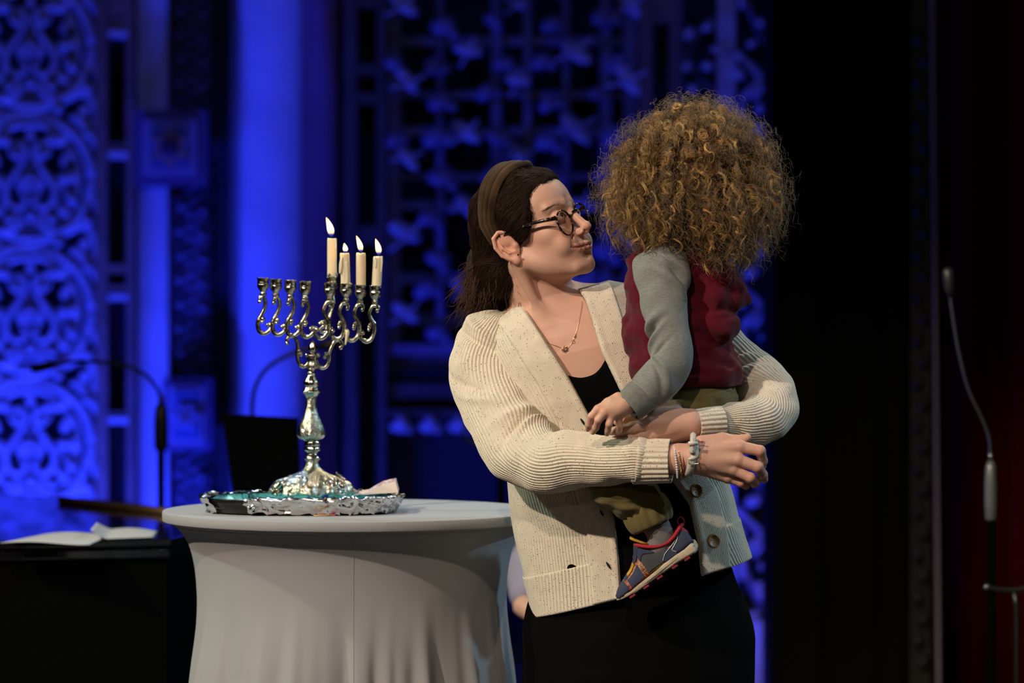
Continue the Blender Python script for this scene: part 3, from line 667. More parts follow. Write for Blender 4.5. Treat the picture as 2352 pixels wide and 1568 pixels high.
# foil: faceted crumpled skirt all round except for a gap at the front left
def foil(name, a0, a1, seed, n=150, m_=14, lift=0.0):
    A_ = np.linspace(a0, a1, n); v = []
    for j in range(m_):
        t_ = j/(m_-1); s = .95+.10*math.sin(t_*PI*.55) if t_ < .3 else 1.0+.055-.09*(t_-.3)/.7
        z = .0310+.003*math.sin(t_*PI) - .0295*max(0, (t_-.25)/.75)
        x = TX+TA*s*np.sign(np.cos(A_))*np.abs(np.cos(A_))**.75; y = TY+TB*s*np.sign(np.sin(A_))*np.abs(np.sin(A_))**.75
        v.append(np.stack([x, y, np.full(n, ZT+z+.002)], 1))
    v = np.vstack(v); d = np.stack([vnoise(v*85, seed+i)*.6+vnoise(v*190, seed+5+i)*.55 for i in range(3)], 1)*np.array([.0075, .0085, .0058])
    v = v+d; v[:, 2] = np.maximum(v[:, 2], ZT+.0008)
    return mk(name, v, gridfaces(m_, n), m_foil, tray, smooth=False)
foil('foil_wrap', -PI*.5-.46*1.0+.0, PI-.32, 11, 210)
foil('foil_wrap', PI-.34, PI+.52, 31, 40)
cl_ = MB(); r3 = random.Random(5)
def crumple(c, r, name, seed):
    t_ = np.linspace(0, PI, 9); v, f = lathe_vf([(max(math.sin(q), .01), -math.cos(q)) for q in t_], 14); v = v*np.array(r)+np.array(c)
    v += np.stack([vnoise(v*110, seed+i) for i in range(3)], 1)*.006; v[:, 2] = np.maximum(v[:, 2], ZT+.001)
    mk(name, v, f, m_foil, tray, smooth=False)
crumple(P(583, 1166, -.20), (.011, .010, .010), 'foil_crumple', 1); crumple(P(488, 1142, -.10), (.012, .012, .013), 'foil_crumple', 4); crumple(P(812, 1128, 0.0), (.012, .010, .006), 'foil_crumple', 9)
# small printed box on the tray
m_box = bpy.data.materials.new('printed_card'); m_box.use_nodes = True; N, L = nodes(m_box); b = N['Principled BSDF']; b.inputs['Roughness'].default_value = .6
tcn = N.new('ShaderNodeTexCoord'); vo_ = N.new('ShaderNodeTexVoronoi'); vo_.inputs['Scale'].default_value = 120; L.new(tcn.outputs['Object'], vo_.inputs['Vector'])
sp_ = N.new('ShaderNodeSeparateColor'); L.new(vo_.outputs['Color'], sp_.inputs[0]); rp = N.new('ShaderNodeValToRGB'); rp.color_ramp.interpolation = 'CONSTANT'; L.new(sp_.outputs[0], rp.inputs[0]); e = rp.color_ramp.elements
e[0].color = (.7, .6, .55, 1); e[1].position = .45; e[1].color = (.6, .12, .18, 1)
for p_, c_ in ((.6, (.2, .2, .35, 1)), (.75, (.65, .35, .1, 1)), (.85, (.7, .6, .55, 1))): q = e.new(p_); q.color = c_
L.new(rp.outputs[0], b.inputs['Base Color'])
m_card = mat('plain_card', (.72, .60, .54), .6)
bx = thing('candle_box', 'small opened cream card box with coloured print on right end of tray', 'box', P(870, 1130, .0))
def plate(name, pts, th, m_, par):
    v = [np.array(p) for p in pts]; nrm = np.cross(v[1]-v[0], v[2]-v[0]); nrm /= np.linalg.norm(nrm); n = len(v)
    v = v+[p - nrm*th for p in v]
    return mk(name, v, [tuple(range(n)), tuple(range(2*n-1, n-1, -1))]+[(i, n+i, n+(i+1) % n, (i+1) % n) for i in range(n)], m_, par, smooth=False)
zb = ZT+.026
f0 = [P(812, 1137, -.03), P(915, 1131, -.03), P(908, 1105, -.02), P(878, 1112, -.02), P(845, 1131, -.03)]
b0 = [p+np.array([0, .055, .004]) for p in f0]
mb = MB(); mb.add(f0+b0, [(0, 1, 2, 3, 4), (9, 8, 7, 6, 5), (0, 5, 6, 1), (1, 6, 7, 2)]).build('box_side', m_card, bx, smooth=False)
MB().add([f0[2], b0[2], b0[3], f0[3], b0[4], f0[4]], [(0, 3, 2, 1), (3, 5, 4, 2)]).build('box_lid', m_box, bx, smooth=False)
# match
ma = thing('match', 'unused wooden match with pink head on front edge of table', 'match', P(745, 1183, -.27))
def onT(px, py, z=ZT): q = P(px, py, 0)-CAMP; return CAMP+q*((z-CAMP[2])/q[2])
a_ = onT(720, 1183.5, ZT+.002); b_ = onT(768, 1182.5, ZT+.002)
MB().tube([a_, b_], .0011, 4).build('match_stick', mat('match_wood', (.75, .42, .16), .7), ma)
MB().ball(b_, (.0032, .0018, .0018), 8).build('match_head', mat('match_head', (.75, .03, .16), .6), ma)
cr_ = onT(866, 1176.5, ZT+.0006)
tag(MB().tube([cr_, cr_+np.array([.006, .001, 0])], .0006, 5).build('burnt_wick', m_black, None), 'tiny black charred scrap on the white tabletop right of the tray', 'scrap')
# ---- menorah ----
m_sil = mat('tarnished_silver', (.78, .74, .60), .13, metal=1.0, var=.35, vscale=60, bump=.0009, bscale=260)
m_silr = mat('chased_silver', (.80, .76, .62), .12, metal=1.0, var=.3, vscale=60, bump=.0035, bscale=170)
YM = -.06
men = thing('menorah', 'ornate silver nine-branched menorah holding four lit candles on foil tray', 'menorah', P(717, 1139, YM))
s_ = (YM-CAMP[1])/FPX
def zpx(py): return P(717, py, YM)[2]
prof = [(88, 1139), (92, 1136), (90, 1126), (84, 1116), (72, 1106), (56, 1098), (43, 1091), (31, 1084), (23, 1078), (17, 1070), (14.5, 1060), (15, 1057), (18, 1054), (18, 1051), (16, 1047), (12.5, 1043), (12.5, 1038), (18, 1034), (18.5, 1030), (17, 1025), (18, 1020), (17.5, 1015), (16, 1012)]
def lth(name, prof, cx, m_, n=40, par=None, flute=0, amp=0):
    pr = cat(prof, len(prof)*4); v = []; a = np.arange(n)/n*2*PI
    for r, y in pr:
        rr = max(r, .1)*s_*(1+amp*np.cos(flute*a)); c = P(cx, y, YM); v.append(np.stack([c[0]+rr*np.cos(a), YM+rr*np.sin(a), np.full(n, c[2])], 1))
    m = len(pr); f = [tuple(q) for q in gridfaces(m, n, True)] + [tuple(range(n)), tuple(range((m-1)*n, m*n))]
    return mk(name, np.vstack(v), f, m_, par)
# flared rococo foot with lobes
def foot():
    pr = cat(prof[:12], 60); n = 160; a = np.arange(n)/n*2*PI; v = []
    for i, (r, y) in enumerate(pr):
        g = np.clip((r-22)/60, 0, 1); lob = 1+.07*g*np.cos(4*a+.8)+.04*g*np.cos(8*a)+.02*g*np.cos(24*a+4*r/20)
        rr = r*s_*lob; c = P(717, y, YM); zz = c[2]+.006*g*np.abs(np.cos(4*a+.8))
        v.append(np.stack([c[0]+rr*np.cos(a), YM+rr*.95*np.sin(a), np.full(n, 1)*zz], 1))
    v = np.vstack(v); zmin = ZT+.006; v[:, 2] = np.maximum(v[:, 2], zmin)
    f = [tuple(q) for q in gridfaces(len(pr), n, True)]+[tuple(range(n))]
    mk('foot', v, f, m_silr, men)
foot()
for i in range(18):          # cast scrolls and beads on the foot
    a = i/18*2*PI; r = (60+14*math.sin(i*2.1))*s_; c = P(717, 1106-5*math.sin(i*1.7), YM)
    MB().tube(cat([(c[0]+r*.8*math.cos(a), YM+r*.8*math.sin(a), c[2]+.012), (c[0]+r*math.cos(a+.1), YM+r*math.sin(a+.1), c[2]+.004), (c[0]+r*1.15*math.cos(a-.05), YM+r*1.12*math.sin(a-.05), c[2]-.010), (c[0]+r*1.26*math.cos(a+.12), YM+r*1.2*math.sin(a+.12), c[2]-.022)], 14), np.interp(np.linspace(0, 1, 14), [0, .5, 1], [.002, .0045, .003]), 8).build('foot_scroll', m_sil, men)
lth('lower_knop', prof[11:], 717, m_sil, 36, men, 12, .03)
lth('baluster', [(16, 1012), (18, 1010), (26, 1007), (31, 1001), (32, 993), (30, 984), (26, 972), (19, 958), (14, 943), (12, 930), (12, 917), (13, 910)], 714.5, m_silr, 48, men, 8, .035)
lth('upper_knop', [(13, 911), (18, 903), (21, 899), (19, 896), (17, 892), (15, 888), (17, 884), (17.5, 880), (17.5, 876), (13, 868), (8.5, 861), (10, 857), (8.5, 852), (10, 846)], 715, m_sil, 40, men, 10, .03)
lth('hub', [(12, 847), (14, 840), (11.5, 828), (14, 816), (9, 812), (6, 809), (8.5, 805), (10, 799), (8.5, 793), (5.5, 787), (2, 782), (.4, 780)], 718, m_sil, 28, men, 6, .06)
def c3(x, y): return 560+x/4.355, 480+y/4.355
def arm(pts, rs, name='branch', dy=0, balls=()):
    q = cat([P(*c3(a, b), YM+dy+(c[0] if c else 0)) for a, b, *c in pts], 70); r = cat(rs, 70)[:, 0]*s_
    o = MB().tube(q, r, 10).build(name, m_sil, men)
    for (x, y, rr) in balls: MB().ball(P(*c3(x, y), YM+dy-.001), rr*s_, 12).build('scroll_knob', m_sil, men)
Larm = [(165, 935), (158, 905), (175, 880), (200, 885), (215, 930), (205, 1000), (178, 1055), (150, 1110), (140, 1165), (160, 1225), (205, 1245), (250, 1220), (272, 1180), (262, 1150), (240, 1160)]
Rr = [3.4, 4.6, 4.8, 4.6, 4.8, 4.8, 5.0, 5.6, 5.4, 5.4, 5.4, 5.0, 4.6, 4.2, 3.4]
for i in range(4):
    d = i*143; e = i*11
    arm([(a+d, b+e) for a, b in Larm], Rr, balls=[(160+d, 925+e, 5.2), (192+d, 1100+e, 5.6), (178+d, 1075+e, 4.2), (240+d, 1160+e, 5), (185+d, 1125+e, 4.4)])
Rarm = [(1335, 1020), (1345, 985), (1325, 965), (1290, 968), (1265, 1010), (1258, 1060), (1280, 1110), (1305, 1160), (1305, 1230), (1275, 1300), (1225, 1325), (1180, 1295), (1162, 1250), (1175, 1220), (1200, 1240)]
for i in range(4):
    d = -i*150-(8 if i == 3 else 0); e = -i*11
    arm([(a+d, b+e) for a, b in Rarm], Rr, balls=[(1335+d, 1015+e, 5.2), (1255+d, 1180+e, 5.6), (1262+d, 1155+e, 4.2), (1192+d, 1240+e, 5), (1250+d, 1205+e, 4.4)])
arm([(755, 1150), (780, 1130), (805, 1145), (800, 1180), (770, 1190), (760, 1215), (800, 1235), (850, 1200), (860, 1120), (850, 1050), (870, 960)], [3, 3.6, 3.6, 3.4, 3.4, 3.6, 4, 4.4, 4.4, 4.2, 4], 'shamash_branch', .03)
low = lambda L_: [(x, y) for x, y in L_]
def armp(pts, balls):
    q = cat([P(x, y, YM) for x, y in pts], 60); MB().tube(q, cat([3.4, 4.2, 4.4, 4.4, 4.6, 4.8, 4.8, 4.6, 4, 3.4][:len(pts)], 60)[:, 0]*s_, 10).build('support_arm', m_sil, men)
    for x, y, r in balls: MB().ball(P(x, y, YM-.002), r*s_, 12).build('scroll_knob', m_sil, men)
armp([(661, 790), (659, 779), (667, 772), (678, 776), (684, 795), (683, 818), (688, 835), (697, 842), (706, 836), (710, 826)], [(660, 788, 5), (691, 814, 5), (688, 806, 4.4), (705, 815, 5)])
armp([(783, 800), (787, 790), (779, 781), (768, 785), (758, 806), (756, 826), (750, 840), (740, 845), (731, 838), (727, 826)], [(783, 798, 5), (746, 820, 5), (749, 812, 4.4), (731, 815, 5)])
def cup(cx, cy, dy, name='candle_cup', sc=1.0):
    pr = cat([(3, 42), (7, 40), (8, 36), (6, 32), (9, 28), (12.6, 21), (13.4, 16), (12.4, 13.5), (13.2, 12), (12.8, 8), (13.8, 3), (15, 0), (13, 0), (12, 6), (3, 10)], 44)
    v = []; n = 24; a = np.arange(n)/n*2*PI
    for r, y in pr:
        rr = max(r, .2)*s_*sc*(1+(.05*np.cos(8*a) if 8 < y < 28 else 0)); c = P(cx, cy+y*sc, YM+dy); v.append(np.stack([c[0]+rr*np.cos(a), c[1]+rr*np.sin(a), np.full(n, c[2])], 1))
    f = [tuple(q) for q in gridfaces(len(pr), n, True)]+[tuple(range(n))]
    mk(name, np.vstack(v), f, m_sil, men)
for (x, y) in [(604.5, 638), (633.5, 640.5), (667, 643.5), (700.5, 646), (757.5, 649), (795.4, 651), (827.5, 654), (861.5, 656)]: cup(x, y, 0)
cup(763, 636, .034, 'shamash_cup', 1.02)
MB().tube(cat([P(764, 676, YM+.034), P(766, 700, YM+.03), P(757, 730, YM+.02), P(748, 760, YM+.015)], 20), 4.2*s_, 10).build('shamash_stem', m_sil, men)
crm = MB(); c = P(763, 632, YM+.034); t_ = np.linspace(0, PI, 9); v, f = lathe_vf([(max(math.sin(q), .01), -math.cos(q)) for q in t_], 16); v = v*np.array([.0105, .0105, .006])+c; v += np.stack([vnoise(v*200, i) for i in range(3)], 1)*.004
tag(mk('foil_collar', v, f, m_foil, men, smooth=False))
# ---- candles (each a thing) with wicks and flames ----
m_wax = mat('cream_wax', (.82, .70, .50), .45, sss=.6, spec=.4); m_wax.node_tree.nodes['Principled BSDF'].inputs['Subsurface Radius'].default_value = (.02, .011, .005)
m_fl = bpy.data.materials.new('candle_flame'); m_fl.use_nodes = True; N, L = nodes(m_fl); N.remove(N['Principled BSDF']); em = N.new('ShaderNodeEmission'); L.new(em.outputs[0], N['Material Output'].inputs[0])
tcn = N.new('ShaderNodeTexCoord'); sp_ = N.new('ShaderNodeSeparateXYZ'); L.new(tcn.outputs['Generated'], sp_.inputs[0]); rp = N.new('ShaderNodeValToRGB'); L.new(sp_.outputs[2], rp.inputs[0]); e = rp.color_ramp.elements
e[0].position = .02; e[0].color = (.02, .05, .5, 1); e[1].position = .22; e[1].color = (1, .62, .25, 1); q = e.new(.45); q.color = (1, .80, .45, 1); q = e.new(.14); q.color = (.12, .12, .5, 1); q = e.new(.95); q.color = (1, .62, .25, 1)
L.new(rp.outputs[0], em.inputs[0]); rp2 = N.new('ShaderNodeMapRange'); rp2.inputs[1].default_value = .08; rp2.inputs[2].default_value = .35; rp2.inputs[3].default_value = .6; rp2.inputs[4].default_value = 3.2; L.new(sp_.outputs[2], rp2.inputs[0]); L.new(rp2.outputs[0], em.inputs[1])
m_wick = mat('charred_wick', (.02, .015, .01), .9)
def candle(cx, top, bot, tilt, fl0, fl1, fw, dy, label, drips=()):
    b = P(cx-tilt, bot+6, YM+dy); t_ = P(cx+tilt*.3, top, YM+dy)
    o = thing('candle', label, 'candle', b, 'burning candles in the menorah')
    n = 20; a = np.arange(n)/n*2*PI; v = []; R_ = 11*s_; m = 26
    for i in range(m):
        u = i/(m-1); c = b*(1-u)+t_*u; rr = R_*(1+.02*vnoise(np.stack([np.cos(a)*1.5, np.sin(a)*1.5, np.full(n, u*6+cx)], 1)))
        rr = np.where(u > .985, rr*.9, rr); v.append(np.stack([c[0]+rr*np.cos(a), c[1]+rr*np.sin(a), c[2]+(.0012*vnoise(np.stack([np.cos(a)*2, np.sin(a)*2, np.full(n, cx)], 1)) if u > .96 else 0)+0*a], 1))
    v.append(np.array([t_+np.array([R_*.5*math.cos(q), R_*.5*math.sin(q), -.0014]) for q in a]))
    mk('wax', np.vstack(v), [tuple(q) for q in gridfaces(len(v), n, True)]+[tuple(range(len(v)*n-n, len(v)*n)), tuple(range(n-1, -1, -1))], m_wax, o)
    for dr in drips:
        q = cat([P(x, y, YM+dy-.0085) for x, y, r in dr], 20); MB().tube(q, cat([r for x, y, r in dr], 20)[:, 0]*s_, 8).build('wax_drip', m_wax, o)
    f0 = P(*fl0, YM+dy); f1 = P(*fl1, YM+dy); MB().tube([t_+np.array([0, 0, -.001]), t_*.4+f0*.6, f0*.75+f1*.25], .0008, 6).build('wick', m_wick, o)
    prf = [(0, .0), (.55, .08), (.85, .2), (1, .33), (.93, .5), (.72, .68), (.42, .85), (.15, .96), (0, 1)]; pr = cat(prf, 28); d = f1-f0; v = []
    n = 16; a = np.arange(n)/n*2*PI; side = np.array([d[2], 0, -d[0]])/np.linalg.norm(d)
    for r, u in pr:
        c = f0+d*u + side*(.06*math.sin(u*PI)*np.linalg.norm(d)); rr = max(r, .02)*fw*s_; v.append(c + rr*np.cos(a)[:, None]*np.array([1, 0, 0]) + rr*np.sin(a)[:, None]*np.array([0, 1, 0]))
    mk('flame', np.vstack(v), gridfaces(len(pr), n, True), m_fl, o)
    l = bpy.data.lights.new('flame_light', 'POINT'); lo = bpy.data.objects.new('flame_light', l); COL.objects.link(lo); lo.location = f0*.4+f1*.6; l.color = (1, .55, .2); l.energy = .22; l.shadow_soft_size = .004
candle(762.5, 547, 630, 0, (761, 544), (749.5, 499), 7.8, .034, 'tallest lit candle, raised above the others on the menorah', [[(770, 552, 1), (771, 565, 2), (770, 575, 1)]])
candle(792, 581, 650, -2, (793, 580), (790.5, 558), 5.6, 0, 'lit candle with long wax drip, just right of the tallest', [[(787, 590, 2), (784, 600, 4), (783, 615, 4.5), (781, 628, 2.5)], [(795, 600, 3), (797, 625, 4), (797, 650, 4.5), (795, 668, 2.5), (793.5, 680, 1.2)]])
candle(829, 581, 654, 0, (829, 580), (818.5, 541), 6.2, 0, 'smooth lit candle second from the right end of menorah')
candle(867.5, 589, 655, 3, (870, 586), (862.5, 548), 6.6, 0, 'slightly tilted lit candle at the right end of menorah', [[(861, 590, 1.5), (864, 600, 3), (863, 615, 2.4)], [(877, 588, 2), (877, 605, 2), (875, 625, 1.4)]])
dp = MB().tube(cat([P(x, y, YM-.008) for x, y in [(797, 758), (798, 766), (796.5, 774), (795, 783), (793, 792)]], 16), cat([3.5, 4.6, 3.4, 2.8, 1.4], 16)[:, 0]*s_, 8)
dp.build('wax_drip', m_wax, men)
# ================= woman =================
def rot3(yaw, pit, rol):
    y, p, r = map(math.radians, (yaw, pit, rol)); cy, sy, cp, sp, cr, sr = math.cos(y), math.sin(y), math.cos(p), math.sin(p), math.cos(r), math.sin(r)
    return np.array([[cr, 0, sr], [0, 1, 0], [-sr, 0, cr]]) @ np.array([[cy, -sy, 0], [sy, cy, 0], [0, 0, 1]]) @ np.array([[1, 0, 0], [0, cp, -sp], [0, sp, cp]])
HY = -.33
HF = Frame(P(1219, 534, HY), rot3(60, -11.4, -12), 1.047)
TO = P(1468, 1316, -.30); th_ = math.atan2(168, 626)
TF = Frame(TO, np.array([[math.cos(th_), 0, -math.sin(th_)], [0, 1, 0], [math.sin(th_), 0, math.cos(th_)]]), 1.0)
def tf(px, py, y=-.42):        # photo point -> (e, t) in the torso frame
    q = TF.l(P(px, py, y)); return q[0], q[2]
def head(Fd, F, nose=1.0, child=False):
    E, C = Fd.ell, Fd.cap
    E((0, .010, .036), (.073, .086, .080), .02, F)
    E((0, -.047, .036), (.058, .047, .052), .03, F)
    E((0, -.034, -.03), (.056, .050, .066), .03, F)
    for s in (-1, 1):
        E((s*.041, -.056, -.024), (.022, .024, .020), .02, F)
        C((s*.054, .004, -.050), (s*.022, -.072, -.094), .015, .014, .03, F)
        C((s*.012, -.087, .020), (s*.044, -.074, .020), .007, .006, .014, F)
        E((s*.030, -.066, -.048), (.020, .020, .022), .02, F)
    E((0, -.034, -.062), (.046, .046, .036), .03, F)
    E((0, -.081, -.096), (.016, .012, .013), .018, F)
    E((0, -.074, -.060), (.035, .0205, .026), .018, F)
    for s in (-1, 1):
        E((s*.031, -.102, .001), (.017, .016, .012), .014, F, 's')
        E((s*.031, -.0795, .0), (.0145, .0125, .0128), .004, F)
        E((s*.032, -.0955, -.0005), (.0115, .0065, .0036), .0018, F, 's')
    C((0, -.090, .008), (0, -.1085, -.0285), .0062, .0078, .010, F)
    E((0, -.1125, -.033), (.0085, .0085, .0075), .006, F)
    for s in (-1, 1):
        E((s*.0115, -.101, -.0375), (.0062, .0088, .0068), .004, F)
    E((0, -.1045, -.0415), (.004, .008, .0045), .004, F)
    for s in (-1, 1): E((s*.0072, -.1055, -.0455), (.0038, .0075, .0052), .0015, F, 's')
    sf_ = lambda x, z: Fd.surf(F, x, z)
    for s in (-1, 1):
        E((s*.042, sf_(s*.042, -.050)+.010, -.050), (.011, .012, .014), .014, F)
    for s in (-1, 1):
        fold_ = [(s*x, sf_(s*x, z)-.0006, z) for x, z in ((.0165, -.036), (.024, -.042), (.031, -.050), (.036, -.060))]
        Fd.chain(fold_, [.0016, .0018, .0016, .0008], .007, F, 's')
    for s in (-1, 1):
        up_ = [(s*x, sf_(s*x, z)+d, z) for x, z, d in ((0, -.0605, .0008), (.011, -.0605, .0012), (.023, -.0602, .0018), (.035, -.0598, .0024))]
        lo_ = [(s*x, sf_(s*x, z)+d, z) for x, z, d in ((0, -.0692, .0010), (.011, -.0692, .0012), (.022, -.0678, .0018), (.034, -.0632, .0024))]
        Fd.chain(up_, [.0034, .0034, .0026, .0014], .004, F); Fd.chain(lo_, [.0044, .0040, .0030, .0014], .004, F)
    E((0, sf_(0, -.080)-.003, -.0805), (.013, .006, .0055), .008, F, 's')
    for s in (-1, 1):
        cr_ = [(s*x, sf_(s*x, z)+.0008, z) for x, z in ((0, -.0646), (.011, -.0648), (.024, -.0642), (.040, -.0600))]
        for i in range(3): C(cr_[i], cr_[i+1], .0011, .0011, .0012, F, 's', (1, .4, 1))
    # ears
    for s in (-1, 1):
        G = Frame(F.w((s*.0755, .012, -.016)), F.R @ rot3(-s*26, 0, 0) @ np.array([[1, 0, 0], [0, math.cos(-.18), -math.sin(-.18)], [0, math.sin(-.18), math.cos(-.18)]]), F.k*1.06)
        E((0, .001, .003), (.006, .0195, .029), .004, G)
        E((s*.006, .002, .004), (.005, .0125, .019), .002, G, 's')
        E((s*.0015, -.004, .016), (.004, .014, .015), .003, G)
        hel = [(s*.002, -.012, -.004), (s*.004, -.014, .010), (s*.005, -.010, .024), (s*.006, .002, .030), (s*.006, .014, .025), (s*.005, .0195, .010), (s*.004, .017, -.008), (s*.003, .008, -.021)]
        Fd.chain(hel, [.002, .003, .0034, .0036, .0036, .0034, .0032, .003], .0012, G)
        Fd.chain([(s*.003, .010, .016), (s*.0045, .010, .003), (s*.004, .004, -.010), (s*.003, -.006, -.013)], [.0022, .0026, .0026, .002], .002, G)
        E((s*.002, -.0005, -.026), (.004, .0075, .008), .004, G)
        E((s*.003, -.012, -.004), (.003, .004, .005), .003, G)
    return Fd
def shade_face(v, F, base, lips):
    q = F.l(v); c = np.tile(np.array(base, float), (len(v), 1))
    x, y, z = np.abs(q[:, 0]), q[:, 1], q[:, 2]
    up = np.clip(1-((z+.0612-.0006*np.cos(x*260)-x*.03)/.0044)**2-(x/.039)**4, 0, 1); lo = np.clip(1-((z+.0690-x*.15)/.0048)**2-(x/.037)**4, 0, 1)
    m = np.clip(np.maximum(up, lo)*1.6, 0, 1)*(y < -.076)*.85; c = c*(1-m[:, None])+np.array(lips)*m[:, None]
    ck = np.exp(-((x-.045)/.018)**2-((z+.03)/.02)**2)*(y < -.02)*.35+np.exp(-(x/.012)**2-((z+.034)/.012)**2)*(y < -.09)*.3
    ear = ((x > .072) & (y > -.03))*.4; g = np.clip(ck+ear, 0, 1)[:, None]; c = c*(1-g)+c*np.array([1.08, .78, .72])*g
    br = np.clip(1-((z-.0235-.10*(x-.012)*(x < .038)+.35*np.clip(x-.038, 0, 1))/.0034)**2, 0, 1)*((x > .010) & (x < .054))*(y < -.05)
    br = np.clip(br, 0, 1)[:, None]*.22*np.clip((.056-x)/.012, 0, 1)[:, None]; c = c*(1-br)+np.array([.055, .03, .02])*br
    return c
SK = (.68, .395, .295)
m_skin = mat('skin', SK, .48, sss=.12, bump=.00025, bscale=700, attr=True, spec=.35)
fb = Field(P(1060, 900, -.60)+np.array([0, 0, 0]), P(1450, 370, -.16), .0017)
head(fb, HF)
nb = HF.w((0, .030, -.045)); nbase = P(1272, 765, -.285)
fb.cap(nb, nbase, .050, .056, .02)
fb.cap(HF.w((0, -.010, -.070)), P(1276, 700, -.315), .030, .036, .018)
pit = P(1287, 788, -.352)
# sternomastoids, clavicles, trapezius, rib cage
fb.cap(HF.w((-.062, .018, -.045)), pit+np.array([-.008, .004, .004]), .010, .0075, .014)
fb.cap(HF.w((.062, .018, -.045)), pit+np.array([.012, .004, .002]), .011, .0075, .014)
for s, p in ((-1, P(1135, 790, -.285)), (1, P(1430, 726, -.285))):
    fb.cap(pit+np.array([s*.012, 0, -.004]), p, .0085, .012, .02)
    fb.cap(nbase+np.array([0, .02, .05]), p+np.array([0, .03, 0]), .045, .045, .04)
def torso_ab(t, g=0.0):
    T_ = [-.90, -.60, -.35, -.2, -.05, .014, .10, .186, .27, .359, .445, .480, .505, .531, .545, .559, .575]
    A_ = [.205, .212, .219, .220, .216, .213, .212, .208, .193, .187, .185, .180, .168, .145, .122, .090, .060]
    B_ = [.17, .165, .155, .150, .142, .135, .128, .124, .121, .122, .112, .103, .094, .080, .070, .058, .045]
    return np.interp(t, T_, A_)-g, np.interp(t, T_, B_)-g
def torso_fn(g, extra=0):
    def fn(x, y, z):
        t = np.clip(z, -.1, .56); a, b = torso_ab(t, g); k0 = np.sqrt((x/a)**2+(y/b)**2)
        d = (k0-1)*np.minimum(a, b); return np.maximum(d, z-.553)
    return fn
fb._do(TF, (-.2, -.14, .25), (.2, .14, .56), torso_fn(.016), .035, 'u')
hollow = pit+np.array([.001, -.012, .010]); fb.ell(hollow, (.009, .009, .010), .012, op='s')
bv, bf = fb.mesh()
BR_ = []
for s in (-1, 1):
    for i in range(170):
        u = i/169; x = .014+.040*u; z = .0155+.0065*math.sin(min(u*1.15, 1)*PI*.75)+rng.normal(0, .0016)*(1-.4*u); BR_.append((s, x, z, fb.surf(HF, s*x, z), u))
bc = shade_face(bv, HF, SK, (.44, .17, .14))
# hands
def hand(fd, wrist, palm, fingers, thumb, k=.006, forearm=None, fr=(.026, .021), flat=None):
    if forearm is not None: fd.cap(forearm, wrist, fr[0], fr[1], .01)
    for p in palm: fd.cap(*p[:4], .007)
    for f in fingers:
        pts, rs = f; fd.chain(pts, rs, .0035)
    if thumb: fd.chain(thumb[0], thumb[1], .006)
def H(px, py, y): return P(px, py, y)
fr_ = Field(P(1530, 1150, -.70), P(1785, 975, -.52), .0012)
wr_ = H(1592, 1052, -.618)
mc = [H(1700, 1026, -.618), H(1695, 1056, -.626), H(1684, 1078, -.620), H(1672, 1097, -.606)]
hand(fr_, wr_, [(H(1600, 1042, -.617), mc[0], .0200, .0125), (wr_, mc[1], .0205, .0125), (wr_, mc[2], .0205, .0118), (H(1600, 1064, -.612), mc[3], .0190, .0105), (H(1560, 1044, -.612), H(1612, 1044, -.615), .021, .0205), (H(1560, 1062, -.610), H(1612, 1062, -.612), .0205, .020)],
     [([mc[0], H(1746, 1035, -.622), H(1752, 1058, -.604), H(1750, 1072, -.592)], [.0118, .0098, .0088, .0075]),
      ([mc[1], H(1741, 1072, -.630), H(1752, 1090, -.612), H(1755, 1100, -.598)], [.0116, .0098, .0088, .0076]),
      ([mc[2], H(1724, 1097, -.624), H(1735, 1107, -.606), H(1733, 1112, -.592)], [.0108, .0092, .0084, .0072]),
      ([mc[3], H(1702, 1108, -.606), H(1713, 1114, -.592), H(1712, 1116, -.580)], [.0096, .0082, .0076, .0066])],
     ([H(1612, 1020, -.600), H(1660, 1010, -.596), H(1697, 1012, -.602), H(1717, 1004, -.606)], [.017, .013, .0098, .0072]),
     forearm=H(1480, 1056, -.590), fr=(.032, .0215))
for a_, b_ in zip(mc, (H(1722, 1030, -.60), H(1718, 1063, -.60), H(1706, 1087, -.60), H(1690, 1103, -.59))): fr_.ell(a_+np.array([0, -.0065, .001]), (.006, .005, .005), .006)
rv, rf = fr_.mesh()
fl_ = Field(P(1370, 1050, -.68), P(1660, 915, -.47), .0012)
wl_ = H(1588, 972, -.575)
ml = [H(1500, 950, -.585), H(1492, 972, -.595), H(1496, 996, -.592), H(1505, 1015, -.580)]
hand(fl_, wl_, [(H(1588, 962, -.572), ml[0], .0195, .0135), (wl_, ml[1], .0205, .0135), (wl_, ml[2], .0205, .0125), (H(1588, 985, -.572), ml[3], .0190, .0115)],
     [([ml[0], H(1455, 952, -.575), H(1432, 962, -.565), H(1418, 968, -.560)], [.0125, .0105, .0092, .0078]),
      ([ml[1], H(1452, 982, -.600), H(1424, 988, -.596), H(1404, 990, -.590)], [.0120, .0102, .0092, .0076]),
      ([ml[2], H(1450, 1004, -.592), H(1420, 1010, -.582), H(1402, 1012, -.574)], [.0115, .0098, .0088, .0075]),
      ([ml[3], H(1465, 1024, -.576), H(1440, 1030, -.566), H(1428, 1032, -.56)], [.0105, .0088, .008, .007])],
     ([H(1545, 940, -.560), H(1510, 930, -.560), H(1480, 934, -.564), H(1462, 942, -.566)], [.018, .014, .011, .008]),
     forearm=H(1660, 968, -.540), fr=(.021, .0205))
lv_, lf_ = fl_.mesh()
def handcol(v, base, knuckles=()):
    c = np.tile(np.array(base, float), (len(v), 1))
    for k in knuckles:
        g = np.exp(-((v-k)**2).sum(1)/(.010**2))[:, None]*.45; c = c*(1-g)+c*np.array([1.06, .78, .74])*g
    return c
